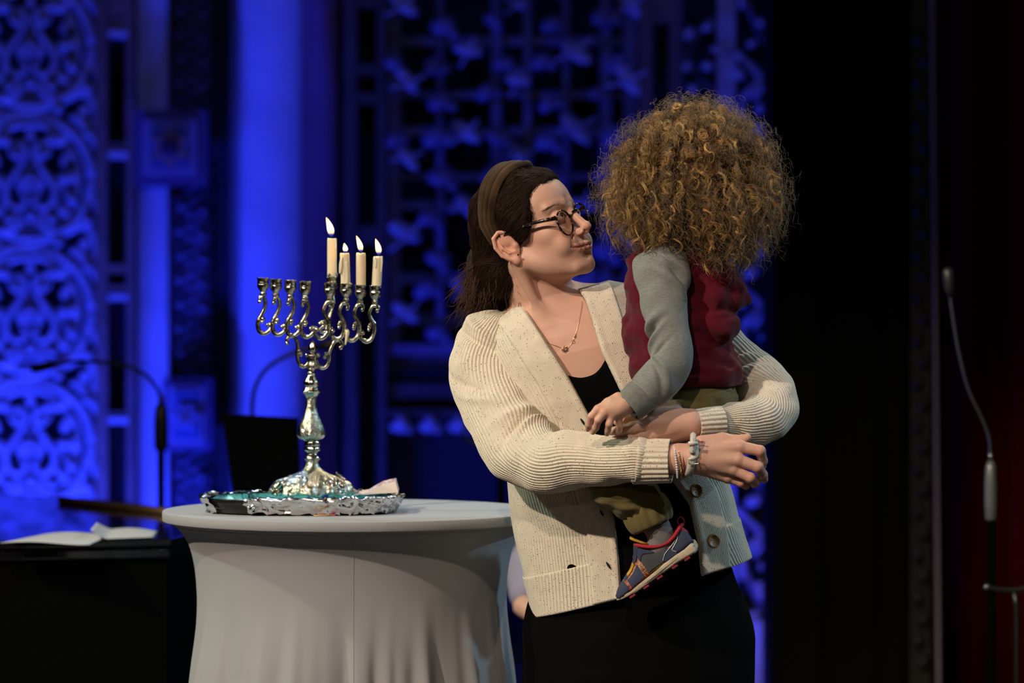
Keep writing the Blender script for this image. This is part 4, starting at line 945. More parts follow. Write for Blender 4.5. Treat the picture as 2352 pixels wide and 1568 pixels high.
hp = [H(1746, 1035, -.63), H(1741, 1072, -.64), H(1724, 1097, -.63), H(1702, 1108, -.615)]+mc
fa = Field(P(1010, 1130, -.72), P(1860, 640, -.16), .006)
fa.chain([P(1150, 785, -.29), P(1125, 850, -.33), P(1190, 1030, -.43), P(1330, 1057, -.535), P(1500, 1056, -.592)], [.034, .035, .034, .032, .024], .01)
fa.chain([P(1440, 715, -.29), P(1600, 775, -.30), P(1752, 925, -.41), P(1700, 966, -.500), P(1640, 970, -.548)], [.034, .036, .034, .026, .020], .01)
av, af = fa.mesh(); V_, F_ = joinvf([(bv, bf), (rv, rf), (lv_, lf_), (av, af)])
C_ = np.vstack([bc, handcol(rv, SK, hp), handcol(lv_, SK, ml), handcol(av, SK)])
wo = thing('person', 'woman in cream speckled cardigan with glasses and brown headband, carrying a child', 'person', (TO[0]+.03, -.28, 0))
mk('body', V_, F_, m_skin, wo, col=C_)
m_nail = mat('fingernail', (.62, .36, .28), .25)
def nail(name, c, nrm, ax, l, w_, par, m_=m_nail):
    nrm = np.array(nrm, float); nrm /= np.linalg.norm(nrm); ax = np.array(ax, float); ax -= nrm*(ax@nrm); ax /= np.linalg.norm(ax); s = np.cross(nrm, ax)
    MB().ball(c, (w_, l, .0012), 10, np.stack([s, ax, nrm], 1)).build(name, m_, par)
nail('fingernail', H(1415, 989, -.6022), (-.1, -1, .15), (-1, 0, 0), .0065, .0052, wo)
nail('fingernail', H(1731, 1110, -.600), (.5, -.8, -.2), (.2, 0, -1), .005, .004, wo); nail('fingernail', H(1710, 1116, -.587), (.5, -.8, -.2), (.2, 0, -1), .0045, .0038, wo)
# eyes
m_eye = mat('eye_white', (.55, .50, .46), .15); m_iris = mat('brown_iris', (.04, .02, .012), .1)
gaze = np.array([.55, -.75, .25])
for s in (-1, 1):
    c = HF.w((s*.031, -.0785, .0)); e_ = MB().ball(c, .0118*1.056, 20).build('eye', m_eye, wo)
    gd = HF.R @ np.array([.10, -1, .08]); gd /= np.linalg.norm(gd); MB().ball(c+gd*.0088, (.0052, .0052, .0052), 14).build('iris', m_iris, e_)
# upper lash line
m_lash = mat('eyelash', (.012, .008, .006), .8)
for s in (-1, 1):
    pts = [HF.w((s*(.020+.0235*u), -.0930+.012*abs(u-.45)**1.6*1.0+.004*u, .0006+.0040*math.sin(u*PI))) for u in np.linspace(0, 1, 9)]
    MB().tube(cat(pts, 18), .0009, 6).build('eyelashes', m_lash, wo)
bp_ = []
for s, x, z, y, u in BR_:
    d = np.array([s*(.55+.45*u), .25+.3*u, .75*(1-u)-.15]); d /= np.linalg.norm(d); o_ = np.array([s*x, y-.0005, z]); t_ = np.linspace(0, 1, 5)[:, None]; bp_.append(HF.w(o_+d*.0068*t_+np.array([0, .0022, 0])*t_**2))
bp_ = np.array(bp_); q_, f_ = strands(bp_, np.tile([.00010, .00015, .00015, .0001, .00005], (len(bp_), 1))); tag(mk('eyebrows', q_, f_, mat('brow_hair', (.07, .04, .026), .8, spec=.1), wo), kind='stuff')
# ---- hair cap ----
m_hair = mat('dark_brown_hair', (.030, .016, .011), .6, attr=True, spec=.16)
N, L = nodes(m_hair); N['Principled BSDF'].inputs['Anisotropic'].default_value = .5
fh = Field(P(1010, 745, -.52), P(1330, 365, -.10), .0021)
fh.ell((0, .010, .040), (.080, .091, .088), .01, HF)
fh.ell((-.066, -.022, .032), (.016, .032, .034), .02, HF); fh.ell((.066, -.022, .032), (.016, .032, .034), .02, HF)
fh.ell((-.073, -.022, .010), (.009, .020, .026), .012, HF); fh.ell((.073, -.022, .010), (.009, .020, .026), .012, HF)
fh.ell((0, -.045, .045), (.063, .0535, .054), .02, HF)
fh.ell((0, -.100, .019), (.056, .060, .054), .012, HF, 's'); fh.ell((0, -.084, -.05), (.094, .080, .072), .012, HF, 's')
for s in (-1, 1):
    fh.ell((s*.085, .008, -.022), (.022, .026, .036), .008, HF, 's')
    fh.ell((s*.055, -.088, .030), (.030, .040, .042), .015, HF, 's')
bun = [HF.w((0, .072, .0)), HF.w((-.01, .085, -.045)), P(1138, 605, -.22), P(1132, 650, -.21), P(1142, 688, -.22)]
fh.chain(bun, [.050, .042, .045, .041, .022], .03)
fh.ell(P(1160, 640, -.25), (.034, .05, .050), .02); fh.warp(.005, 30, 3); fh.warp(.002, 80, 4)
hv, hf = fh.mesh(); hc = np.tile(np.array([.028, .015, .010]), (len(hv), 1))*(1+.5*vnoise(hv*40, 2)[:, None])
m_hairb = mat('dark_hair_mass', (.02, .011, .008), .9, attr=True, spec=.08)
hair = mk('hair', hv, hf, m_hairb, wo, col=hc*.7)
# strands combed over the hair surface towards the nape, then down the low ponytail
from mathutils.kdtree import KDTree
def normals(v, f):
    n = np.zeros_like(v); a, b, c, d = v[f[:, 0]], v[f[:, 1]], v[f[:, 2]], v[f[:, 3]]; fn = np.cross(c-a, d-b)
    for i in range(4): np.add.at(n, f[:, i], fn)
    return n/(np.linalg.norm(n, axis=1)[:, None]+1e-12)
hn = normals(hv, hf); kd = KDTree(len(hv))
for i, p in enumerate(hv): kd.insert(p, i)
kd.balance(); nape = HF.w((0, .115, -.03)); tail = P(1110, 740, -.22)
paths = []; cols = []; ids = rng.integers(0, len(hv), 9000)
for i in ids:
    p = hv[i].copy(); lift = rng.uniform(.0002, .0028); path = []; wv = rng.uniform(0, 6); m1 = 14; st = rng.uniform(.0035, .006); side = rng.normal(0, .15, 3); c_ = rng.uniform(.6, 2.4)
    j = i
    for k in range(m1):
        n_ = hn[j]; path.append(p+n_*(lift+.0006*math.sin(k*.9+wv)))
        low_ = p[2] < nape[2]+.01 and p[0] < nape[0]+.06
        d = (tail-p if low_ else nape-p); d = d/np.linalg.norm(d)+side+(np.array([.3*math.sin(k*.8+wv), .2*math.cos(k*.7+wv), 0]) if low_ else 0); d = d-n_*(d@n_); d /= np.linalg.norm(d)+1e-9
        p = p+d*st; _, j, _ = kd.find(p); p = hv[j]*.5+p*.5 if k % 2 else p
    paths.append(path); cols.append(c_)
paths = np.array(paths, float)
for _ in range(2): paths[:, 1:-1] = (paths[:, :-2]+paths[:, 2:]+2*paths[:, 1:-1])/4
k_ = len(paths); r_ = np.tile(np.interp(np.linspace(0, 1, 14), [0, .2, .8, 1], [.3, 1, 1, .3]), (k_, 1))*.00034
sv, sf = strands(paths, r_); sc_ = np.repeat(np.array(cols), 14*3)[:, None]*np.array([.026, .014, .009])
# loose wavy ends of the low ponytail
pp = []; pc = []
for i in range(1500):
    s0 = rng.uniform(0, 1); ctr = cat(bun, 60)[int(15+s0*40)]; a = rng.uniform(0, 2*PI); rad = .048*(1-.4*s0)
    q0 = ctr+np.array([math.cos(a)*rad, math.sin(a)*rad*.8, rng.uniform(-.03, .03)]); out = np.array([math.cos(a), math.sin(a), 0])
    ln = rng.uniform(.025, .065); u = np.linspace(0, 1, 14)[:, None]; fq = rng.uniform(5, 11); ph = rng.uniform(0, 6)
    dr = out*rng.uniform(.1, .55)+np.array([-.18, 0, -.95])+rng.normal(0, .25, 3)
    wob = rng.normal(0, 1, 3); wob /= np.linalg.norm(wob); q = q0+dr*ln*u+np.array([0, 0, -1])*ln*.2*u**2+wob*.007*u*np.sin(u*fq+ph)
    pp.append(q); pc.append(rng.uniform(.6, 2.0) if a < 2 or a > 4.3 else rng.uniform(1., 3.2))
pp = np.array(pp); r2_ = np.tile(np.interp(np.linspace(0, 1, 14), [0, .2, .8, 1], [.4, 1, 1, .2]), (len(pp), 1))*.0005
sv2, sf2 = strands(pp, r2_); sc2 = np.repeat(np.array(pc), 42)[:, None]*np.array([.036, .017, .011])
V2, F2 = joinvf([(sv, sf), (sv2, sf2)]); tag(mk('hair_strands', V2, F2, m_hair, hair, col=np.vstack([sc_, sc2])), kind='stuff')
# ---- headband: pleated velvet band ----
m_vel = mat('brown_velvet', (.055, .030, .014), .9, spec=.08, sheen=.08, var=.7, vscale=14, bump=.0006, bscale=120)
nu, nw = 120, 44; v = []
for i in range(nu):
    t_ = -2.02+4.04*i/(nu-1)
    for j in range(nw):
        w_ = (j/(nw-1)-.5)*.047*(1-.48*(abs(t_)/2.0)**1.5)
        pl_ = .0024*abs(math.sin(j/(nw-1)*PI*3+.25*math.sin(t_*3)))+.0012*math.sin(j/(nw-1)*PI*7+t_*2)
        if j in (0, nw-1): pl_ = -.003
        x = math.sin(t_)*1.0; z = math.cos(t_); tilt = .10
        d = np.array([x, -.30*max(z, 0)-.06+w_/.09+(.26*math.sin(abs(t_)*.9)), z]); yy = d[1]
        rad = math.sqrt(max(1-min(yy*yy, .9), .1)); p = np.array([x*rad*.0815, yy*.093, z*rad*.0900])+np.array([0, .011, .040])
        nrm = np.array([x*rad/.0815, yy/.0985, z*rad/.0868]); nrm /= np.linalg.norm(nrm); v.append(HF.w(p+nrm*(.0045+pl_)))
hb = mk('headband', v, gridfaces(nu, nw), m_vel, wo); s_m = hb.modifiers.new('t', 'SOLIDIFY'); s_m.thickness = .003
# ---- glasses ----
m_tort = bpy.data.materials.new('tortoiseshell'); m_tort.use_nodes = True; N, L = nodes(m_tort); b = N['Principled BSDF']; b.inputs['Roughness'].default_value = .15
tcn = N.new('ShaderNodeTexCoord'); nt = N.new('ShaderNodeTexNoise'); nt.inputs['Scale'].default_value = 130; nt.inputs['Detail'].default_value = 1; L.new(tcn.outputs['Object'], nt.inputs['Vector'])
rp = N.new('ShaderNodeValToRGB'); L.new(nt.outputs['Fac'], rp.inputs[0]); e = rp.color_ramp.elements; e[0].position = .56; e[0].color = (.010, .007, .006, 1); e[1].position = .66; e[1].color = (.30, .22, .18, 1); q = e.new(.61); q.color = (.16, .06, .04, 1); L.new(rp.outputs[0], b.inputs['Base Color'])
m_lens = bpy.data.materials.new('clear_lens'); m_lens.use_nodes = True; N, L = nodes(m_lens); N.remove(N['Principled BSDF'])
tr_ = N.new('ShaderNodeBsdfTransparent'); gg = N.new('ShaderNodeBsdfGlossy'); gg.inputs['Roughness'].default_value = .02; mxs = N.new('ShaderNodeMixShader'); mxs.inputs[0].default_value = .05; L.new(tr_.outputs[0], mxs.inputs[1]); L.new(gg.outputs[0], mxs.inputs[2]); L.new(mxs.outputs[0], N['Material Output'].inputs[0])
gls = thing('glasses_anchor', None, None, (0, 0, 0)); bpy.data.objects.remove(gls)
def gpt(x, y, z): return HF.w((x, y, z))
def rim_pts(s, n=48, k=1.0):
    r = []
    for a in np.arange(n)/n*2*PI:
        cx, cz = math.cos(a), math.sin(a); rx = .0245*k; rz = (.0225 if cz > 0 else .0245)*k
        xx = cx*rx*(1.06 if cx > 0 and cz > 0 else 1); r.append(gpt(s*(.0345+xx), -.0930+.10*abs(xx+.0235)*.22, -.0105+cz*rz+.10*s*(.0345+xx)))
    return r
gf = MB(); gparts = []
frame = None
for s in (-1, 1):
    rp_ = np.array(rim_pts(s)); n = len(rp_); k = 8; a = np.arange(k)/k*2*PI; nrm = HF.R @ np.array([0, -1, 0]); cen = rp_.mean(0); vv = []
    for i in range(n):
        o_ = rp_[i]-cen; o_ -= nrm*(o_@nrm); o_ /= np.linalg.norm(o_); vv.append(rp_[i]+.0021*np.cos(a)[:, None]*nrm+.0017*np.sin(a)[:, None]*o_)
    vv = np.vstack(vv); f = [(i*k+j, i*k+(j+1) % k, ((i+1) % n)*k+(j+1) % k, ((i+1) % n)*k+j) for i in range(n) for j in range(k)]
    gf.add(vv, f)
gf.tube(cat([gpt(-.0115, -.0940, -.0045), gpt(-.008, -.0990, -.0005), gpt(-.0035, -.1030, .0022), gpt(.0035, -.1030, .0030), gpt(.008, -.0990, .0010), gpt(.0115, -.0940, -.0025)], 12), .0022, 8)
frame = gf.build('glasses', m_tort, wo); tag(frame, 'black and pale tortoiseshell round-rimmed glasses')
for s in (-1, 1):
    q = cat([gpt(s*.0560, -.0890, .003+.0052*s), gpt(s*.066, -.084, .0035+.005*s), gpt(s*.072, -.072, .004+.003*s), gpt(s*.0775, -.040, .006), gpt(s*.0800, -.010, .008), gpt(s*.0790, .012, .004), gpt(s*.076, .020, -.012)], 40)
    MB().tube(q, np.interp(np.linspace(0, 1, 40), [0, .4, 1], [.0046, .0034, .0016]), 8).build('temple_arm', m_tort, frame)
    rp_ = np.array(rim_pts(s)); c = rp_.mean(0)+HF.R @ np.array([0, -.0006, 0])
    mk('lens', np.vstack([rp_, c]), [(i, (i+1) % 48, 48) for i in range(48)], m_lens, frame)
    MB().tube([gpt(s*.010, -.0965, -.010), gpt(s*.0115, -.092, -.014)], [.0012, .0022], 6).build('nose_pad', m_lens, frame)
# ear stud, necklace
m_gold = mat('rose_gold', (.72, .42, .26), .25, metal=1)
es = HF.w((-.0800, -.003, -.0365)); MB().ball(es, .0020, 10).build('ear_stud', mat('dark_stone', (.02, .05, .03), .1), wo)
def chest(px, py, off=.0015):       # first body vertex seen through a photo pixel
    ray = P(px, py, 0)-CAMP; ray /= np.linalg.norm(ray); w0 = bv-CAMP; t_ = w0@ray; d = np.linalg.norm(w0-t_[:, None]*ray, axis=1); m = d < .003
    i = np.where(m)[0]; j = i[np.argmin(t_[i])] if len(i) else 0; p = CAMP+ray*t_[j]; return p-ray*off
nk_ = [chest(x, y) for x, y in [(1337, 692), (1335, 710), (1330, 735), (1325, 757), (1320, 772), (1313, 787), (1305, 796), (1297, 800)]]+[chest(x, y) for x, y in [(1288, 798), (1275, 793), (1262, 788), (1250, 783)]]
nc = MB().tube(cat(nk_, 60), .00042, 5).build('necklace_chain', m_gold, wo)
for cx, cy, R__ in ((1297, 801, .0062),):
    c = chest(cx, cy, .003)
    for s in (0, 1):
        q = [c+np.array([R__*math.cos(PI/2+s*PI+i*2*PI/3), -.0006*s, R__*math.sin(PI/2+s*PI+i*2*PI/3)]) for i in (0, 1, 2, 0)]
        mb = MB()
        for i in range(3): mb.tube([q[i], q[i+1]], .0009, 5)
        tag(mb.build('star_pendant', m_gold, nc), kind=None)
c = chest(1316, 784, .002); MB().tube([c+np.array([.0028*math.cos(a), 0, .0028*math.sin(a)]) for a in np.linspace(0, 2*PI, 14)], .0006, 5).build('ring_link', m_gold, nc)
MB().tube([chest(1319, 775, .0022), chest(1322, 768, .0022)], .0012, 6).build('bar_link', m_gold, nc)
# ---- black top, skirt ----
m_blk = mat('black_jersey', (.0022, .0024, .0022), .9, spec=.06, bump=.0003, bscale=500)
def shell(name, rows, phi, g, m_, par, ncol=200, fold=0, thick=.002, n_exp=2.3, uvp=None, seed=0, rib=0):
    """torso shell; rows: t values; phi(t)->(e_left, e_right) opening edges in metres or None for closed"""
    v = []; uv = []
    for t in rows:
        a, b = torso_ab(t, g); o = phi(t)
        if o is None: ph = np.linspace(-PI/2, 1.5*PI, ncol)
        else:
            def ang(e): q = np.clip(e/a, -.999, .999); return np.arcsin(np.sign(q)*np.abs(q)**(n_exp/2))
            l, r = ang(o[0]), ang(o[1]); ph = np.linspace(l, r-2*PI, ncol)     # left edge, round the back, to the right edge
        sx, cx = np.sin(ph), np.cos(ph); e = a*np.sign(sx)*np.abs(sx)**(2/n_exp); y = -b*np.sign(cx)*np.abs(cx)**(2/n_exp)
        p = np.stack([e, y, np.full(ncol, t)], 1); nr = np.stack([e/a**2, y/b**2, 0*e], 1); nr /= np.linalg.norm(nr, axis=1)[:, None]
        ds = np.r_[0, np.cumsum(np.linalg.norm(np.diff(p[:, :2], axis=0), axis=1))]
        if fold: p = p+nr*(fold*vnoise(np.stack([e*9+t*3, y*9, np.full(ncol, t*5)], 1), seed)+fold*.5*vnoise(np.stack([e*22-t*9, y*22, np.full(ncol, t*9)], 1), seed+1))[:, None]
        v.append(p); uv.append(np.stack([ds, np.full(ncol, t)], 1))
    v = np.vstack(v); o = mk(name, TF.w(v), gridfaces(len(rows), ncol)[:, ::-1], m_, par, uv=np.vstack(uv) if uvp is None else np.vstack(uv)/np.array(uvp))
    sm = o.modifiers.new('t', 'SOLIDIFY'); sm.thickness = thick; sm.offset = 1; return o
# neckline of the top, as height t over e
nl = np.array([tf(x, y, -.41) for x, y in [(1285, 815), (1298, 852), (1320, 862), (1342, 866), (1362, 858), (1378, 835), (1392, 800), (1400, 780)]])
nl = cat(nl, 60); rows = np.linspace(0, 1, 60); v = []; ncol = 360
for u in rows:
    ph = np.linspace(-PI, PI, ncol)
    e0 = .18*np.sin(ph); top = np.where(np.abs(ph) < PI/2, np.interp(e0, nl[:, 0], nl[:, 1], left=.37, right=.37), .37)
    t = top*(1-u)+(-.02)*u; a, b = torso_ab(t, .0085); sx, cx = np.sin(ph), np.cos(ph)
    v.append(np.stack([a*np.sign(sx)*np.abs(sx)**.87, -b*np.sign(cx)*np.abs(cx)**.87, t], 1))
o = mk('black_top', TF.w(np.vstack(v)), gridfaces(60, ncol)[:, ::-1], m_blk, wo); sm = o.modifiers.new('t', 'SOLIDIFY'); sm.thickness = .002; sm.offset = 1
# long black skirt: hips down to the floor
sk_rows = [(1290, 1452, 225, .105), (1340, 1462, 232, .110), (1385, 1463, 252, .122), (1450, 1466, 267, .138), (1510, 1467, 266, .148), (1568, 1465, 266, .155), (1750, 1462, 262, .16), (2000, 1458, 262, .17), (2250, 1455, 268, .18), (2360, 1455, 272, .18)]
sr = cat(np.array(sk_rows, float), 70); v = []; n = 200; a = np.arange(n)/n*2*PI
for j, (py, cx, hw, b) in enumerate(sr):
    c = P(cx, py, -.30); w_ = M(hw, -.30); g = np.clip((py-1400)/500, 0, 1)
    rr = 1+g*.03*np.sin(9*a+.3)+g*.02*np.sin(17*a+1); v.append(np.stack([c[0]+w_*rr*np.cos(a), -.30+b*rr*np.sin(a), np.full(n, max(c[2], .06))+(-.02*np.cos(a)*(1-g))*0], 1))
mk('skirt', np.vstack(v), gridfaces(len(sr), n, True)[:, ::-1], m_blk, wo)
for s in (-1, 1):
    x = TO[0]+s*.11-.01; fs = Field((x-.06, -.52, -.002), (x+.06, -.20, .09), .004); fs.cap((x, -.26, .035), (x, -.43, .026), .036, .034, .02); fs.half((0, 0, .002), (0, 0, -1)); a_, b_ = fs.mesh(); mk('shoe', a_, b_, m_tray, wo)
# ---- cardigan ----
KN = (.79, .70, .56)
m_kt = knit('speckled_knit', KN, .0062, .0007, .0042); m_ks = knit('speckled_knit_sleeve', KN, 1.0, .0004, .0040); m_kb = knit('speckled_knit_band', KN, .0030, .00018, .0030, samp=.00003)
Le = np.array([tf(x, y, -.42) for x, y in [(1192, 690), (1245, 770), (1300, 855), (1352, 950), (1380, 1080), (1412, 1190), (1421, 1280), (1426, 1365)]])
Re = np.array([tf(x, y, -.42) for x, y in [(1325, 655), (1346, 690), (1383, 809), (1424, 895), (1480, 990), (1545, 1105), (1585, 1160), (1604, 1240), (1612, 1315)]])
def opening(t):
    l = np.interp(t, Le[::-1, 1], Le[::-1, 0]); r = np.interp(t, Re[::-1, 1], Re[::-1, 0]); return l, r
card = thing('cardigan_anchor', None, None, (0, 0, 0)); bpy.data.objects.remove(card)
rows = np.r_[np.linspace(.5585, .50, 50), np.linspace(.498, -.022, 150)]
card = shell('cardigan', rows, opening, 0.0, m_kt, wo, 620, fold=.0055, thick=.004, seed=20); tag(card, 'cream cardigan of speckled rib knit with wide button band')
# button bands: strips just proud of the opening edges; and hem band
def band(side, name='button_band', wd=.056, e_rows=np.linspace(.556, -.024, 170), m_=None):
    v = []; uv = []; n = 22
    for t in e_rows:
        a, b = torso_ab(t, 0); l, r = opening(t); e0 = l if side < 0 else r
        # slanted edge: width measured across
        dt = .01; l2 = opening(t-dt); de = ((l2[0] if side < 0 else l2[1])-e0)/dt; ww = wd*math.sqrt(1+de*de)
        for j in range(n):
            s = j/(n-1); e = e0+side*ww*s*.999; q = np.clip(e/a, -.985, .985); y = -b*(1-abs(q)**2.3)**(1/2.3)
            if abs(e/a) > .985: e = .985*a*np.sign(e)
            dn = .0062+.0016*math.sin(PI*min(s*4, 1)) - (.004 if j in (0, n-1) else 0)
            fo = .0055*vnoise(np.array([[e*9+t*3, y*9, t*5]]), 20)[0]+.00275*vnoise(np.array([[e*22-t*9, y*22, t*9]]), 21)[0]
            nr = np.array([e/a**2, y/b**2]); nr /= np.linalg.norm(nr); v.append((e+nr[0]*(dn+fo), y+nr[1]*(dn+fo), t)); uv.append((ww*s, t))
    f = gridfaces(len(e_rows), n); f = f if side < 0 else f[:, ::-1]
    o = mk(name, TF.w(np.array(v)), f, m_kb, card, uv=uv); sm = o.modifiers.new('t', 'SOLIDIFY'); sm.thickness = .005; sm.offset = -1; return o
band(-1); band(1)
hem = shell('hem_band', np.linspace(.052, -.026, 24), opening, -.0026, knit('speckled_knit_hem', KN, .0075, .0009, .0042), card, 620, fold=.0055, thick=.0012, seed=20)
# buttons and buttonholes
m_but = mat('horn_button', (.34, .18, .07), .45, var=.6, vscale=90)
for (px, py) in ((1592, 1129), (1631, 1245)):
    e, t = tf(px, py, -.43); a, b = torso_ab(t, 0); y = -b*(1-abs(min(e/a, .98))**2.3)**(1/2.3); nr = np.array([e/a**2, y/b**2, 0]); nr /= np.linalg.norm(nr)
    c = TF.w(np.array([e, y, t])+nr*.0145); nw_ = TF.R @ nr; up = TF.R @ np.array([0, 0, 1]); sd_ = np.cross(up, nw_); R = np.stack([sd_, up, nw_], 1)
    bt_ = MB().lathe([(0, -.002), (.0105, -.002), (.0125, 0), (.0122, .0022), (.0100, .0034), (.0085, .0018), (0, .0014)], c, 28, R*1.12).build('button', m_but, card)
    for q in ((-.002, .002), (.002, -.002), (.002, .002), (-.002, -.002)): MB().ball(c+sd_*q[0]+up*q[1]+nw_*.0022, .0007, 6).build('button_thread', mat('thread', (.5, .4, .3), .8) if 'thread' not in bpy.data.materials else bpy.data.materials['thread'], bt_)
m_hole = mat('buttonhole_dark', (.01, .008, .008), .9)
for (px, py, ln) in ((1338, 968, .012), (1382, 1178, .010), (1397, 1297, .013)):
    e, t = tf(px, py, -.43); a, b = torso_ab(t, 0); y = -b*(1-abs(e/a)**2.3)**(1/2.3)
    MB().ball(TF.w((e, y-.0085, t)), (.0022, .0035, ln*.62), 10, TF.R @ rot3(0, 0, -18)).build('buttonhole', m_hole, card)
# ---- sleeves: rib-knit tubes with modelled ribs and folds ----
def sleeve(name, cl, nr, m_, par, n_u=None, ring=None, folds=(), rib=.0011, ns=240, seed=0, fold=.004, ratio=.8, end_open=True):
    cl = np.array(cl, float); q = cat(cl, ns)        # px, py, y, halfwidth px, (depth ratio)
    c = np.array([P(a[0], a[1], a[2]) for a in q]); hw = np.array([M(a[3], a[2]) for a in q]); dr = q[:, 4] if q.shape[1] > 4 else np.full(ns, ratio)
    T = np.gradient(c, axis=0); T /= np.linalg.norm(T, axis=1)[:, None]
    ker = np.ones(9)/9; T = np.stack([np.convolve(np.pad(T[:, i], 4, 'edge'), ker, 'valid') for i in range(3)], 1); T /= np.linalg.norm(T, axis=1)[:, None]
    D = np.array([0, 1., 0]); D = D-T*(T@D)[:, None]; D /= np.linalg.norm(D, axis=1)[:, None]; S = np.cross(T, D)
    n = nr*7; a = np.arange(n+1)/n*2*PI; s = np.r_[0, np.cumsum(np.linalg.norm(np.diff(c, axis=0), axis=1))]
    v = []; uv = []
    for i in range(ns):
        base = c[i]+hw[i]*np.cos(a)[:, None]*S[i]+hw[i]*dr[i]*np.sin(a)[:, None]*D[i]
        out = np.cos(a)[:, None]*S[i]+np.sin(a)[:, None]*D[i]
        fd = fold*vnoise(base*14, seed)+fold*.55*vnoise(base*32, seed+3)
        for (s0, a0, amp, wd, wa, sk_) in folds:         # creases: position along, angle, amplitude, width, angular extent, skew
            da = (a-a0+PI) % (2*PI)-PI; fd = fd+amp*np.exp(-((s[i]-s0-sk_*da)/wd)**2-(da/wa)**2)
        rb = rib*(np.abs(np.cos(a*nr/2))**.7-.5)
        v.append(base+out*(fd+rb)[:, None]); uv.append(np.stack([a/(2*PI)*nr, np.full(n+1, s[i])], 1))
    o = mk(name, np.vstack(v), gridfaces(ns, n+1)[:, ::-1], m_, par, uv=np.vstack(uv)); sm = o.modifiers.new('t', 'SOLIDIFY'); sm.thickness = .003; sm.offset = -1; return o
sleeve('sleeve', [(1152, 716, -.30, 10, .7), (1143, 735, -.30, 48, .7), (1124, 775, -.305, 70, .72), (1110, 835, -.32, 78, .74), (1122, 900, -.35, 79, .75), (1155, 970, -.39, 80, .78), (1196, 1030, -.435, 82, .8), (1250, 1060, -.49, 72, .8), (1320, 1057, -.535, 66, .8), (1390, 1060, -.565, 60, .8), (1455, 1058, -.59, 54, .8), (1462, 1058, -.592, 53, .8)],
       56, m_ks, card, rib=.0009, seed=5, fold=.006, folds=[(.05, 4.0, .008, .008, .9, .02), (.075, 4.1, -.008, .006, .9, .02), (.17, 4.2, -.006, .010, .8, .05), (.20, 4.3, .006, .012, .8, .05), (.30, 5.4, -.010, .012, .9, -.03), (.33, 5.5, .008, .012, .8, -.03), (.27, 5.2, .006, .012, .7, 0)])
cf = sleeve('cuff', [(1455, 1058, -.59, 53, .8), (1490, 1058, -.597, 51.5, .8), (1541, 1058, -.606, 50, .8)], 24, m_ks, card, rib=.0020, ns=60, fold=.001)
sleeve('sleeve', [(1560, 735, -.29, 60, .7), (1620, 790, -.31, 74, .75), (1690, 850, -.33, 70, .8), (1740, 890, -.38, 70, .9), (1768, 928, -.43, 68, .95), (1758, 958, -.47, 62, .9), (1722, 968, -.505, 53, .85), (1680, 968, -.53, 44, .85), (1650, 969, -.548, 38, .85)],
       44, m_ks, card, rib=.0010, seed=9, fold=.006, folds=[(.16, 4.4, .008, .010, 1.0, .03), (.185, 4.4, -.008, .008, 1.0, .03), (.21, 4.4, .006, .010, .9, .03)])
sleeve('cuff', [(1655, 969, -.546, 37.5, .9), (1625, 971, -.558, 36, .95), (1597, 974, -.568, 34.5, 1.0)], 20, m_ks, card, rib=.0018, ns=50, fold=.001)
# ---- wrist: bracelets and watch ----
def wring(px, tilt, m_, name, r, tube_r, beads=0, par=wo, cy=1055, hw=33, lab=None):
    c = P(px, cy, -.612); n = 40; pts = []
    for a in np.arange(n)/n*2*PI:
        z = math.cos(a)*M(hw, -.6)*r; y = math.sin(a)*M(hw, -.6)*r*.86; pts.append(c+np.array([tilt*z, y, z]))
    if not beads:
        pts = np.array(pts+[pts[0]]); o = MB().tube(pts, tube_r, 6).build(name, m_, par)
    else:
        mb = MB(); pts = cat(np.array(pts+[pts[0]]), beads+1)[:-1]
        for q in pts: mb.ball(q, tube_r, 6)
        o = tag(mb.build(name, m_, par), kind='stuff')
    if lab: o['label'] = lab
    return o
m_wb = mat('white_bead', (.75, .74, .74), .25); m_gb = mat('gold_bead', (.55, .42, .2), .25, metal=.9); m_cord = mat('red_cord', (.28, .02, .03), .7)
wring(1552, -.12, m_wb, 'bracelet', 1.15, .0027, 40, cy=1060, hw=32, lab='white beaded bracelet')
wring(1561, -.12, m_gb, 'bracelet', 1.14, .0021, 52, cy=1059, hw=32, lab='gold and black beaded bracelet')
wring(1569, -.10, m_cord, 'bracelet', 1.12, .0011, cy=1058, hw=32, lab='red cord bracelet')
q = cat([P(1575, 1017, -.636), P(1590, 1015, -.640), P(1604, 1014, -.640), P(1613, 1015, -.640)], 12); MB().tube(q, .0009, 6).build('cord_end', m_cord, wo); MB().ball(q[-1], .0018, 8).build('cord_knot', m_cord, wo)
m_strap = mat('white_leather_strap', (.66, .63, .55), .5, bump=.0002, bscale=600); n = 60; v = []
c = P(1589, 1051, -.616)
for i in range(n+1):
    a = i/n*2*PI; z = math.cos(a)*.0325; y = math.sin(a)*.0270
    for j, (w_, h_) in enumerate([(-.0075, 0), (-.0072, .0018), (0, .0024), (.0072, .0018), (.0075, 0)]):
        nr = np.array([0, y/.0270**2, z/.0325**2]); nr /= np.linalg.norm(nr); v.append(c+np.array([w_+.10*z*-1*0 + (.004 if z > 0 else -.006*abs(z)/.03), y, z])+nr*h_)
ws = mk('watch_strap', v, gridfaces(n+1, 5), m_strap, wo); tag(ws, 'white leather watch strap')
MB().tube(cat([P(1590, 1040, -.6445), P(1591, 1020, -.6455), P(1592, 1003, -.640), P(1592, 995, -.630)], 16), [.0058]*13+[.005, .004, .002], 10).build('strap_tail', m_strap, ws)
bk = MB(); rr_ = [(-.0085, -.004), (.0085, -.004), (.0085, .005), (-.0085, .005), (-.0085, -.004)]
bk.tube([P(1593, 1060, -.648)+np.array([x, 0, z]) for x, z in rr_], .0011, 6).build('buckle', mat('steel', (.7, .7, .7), .2, metal=1), ws)
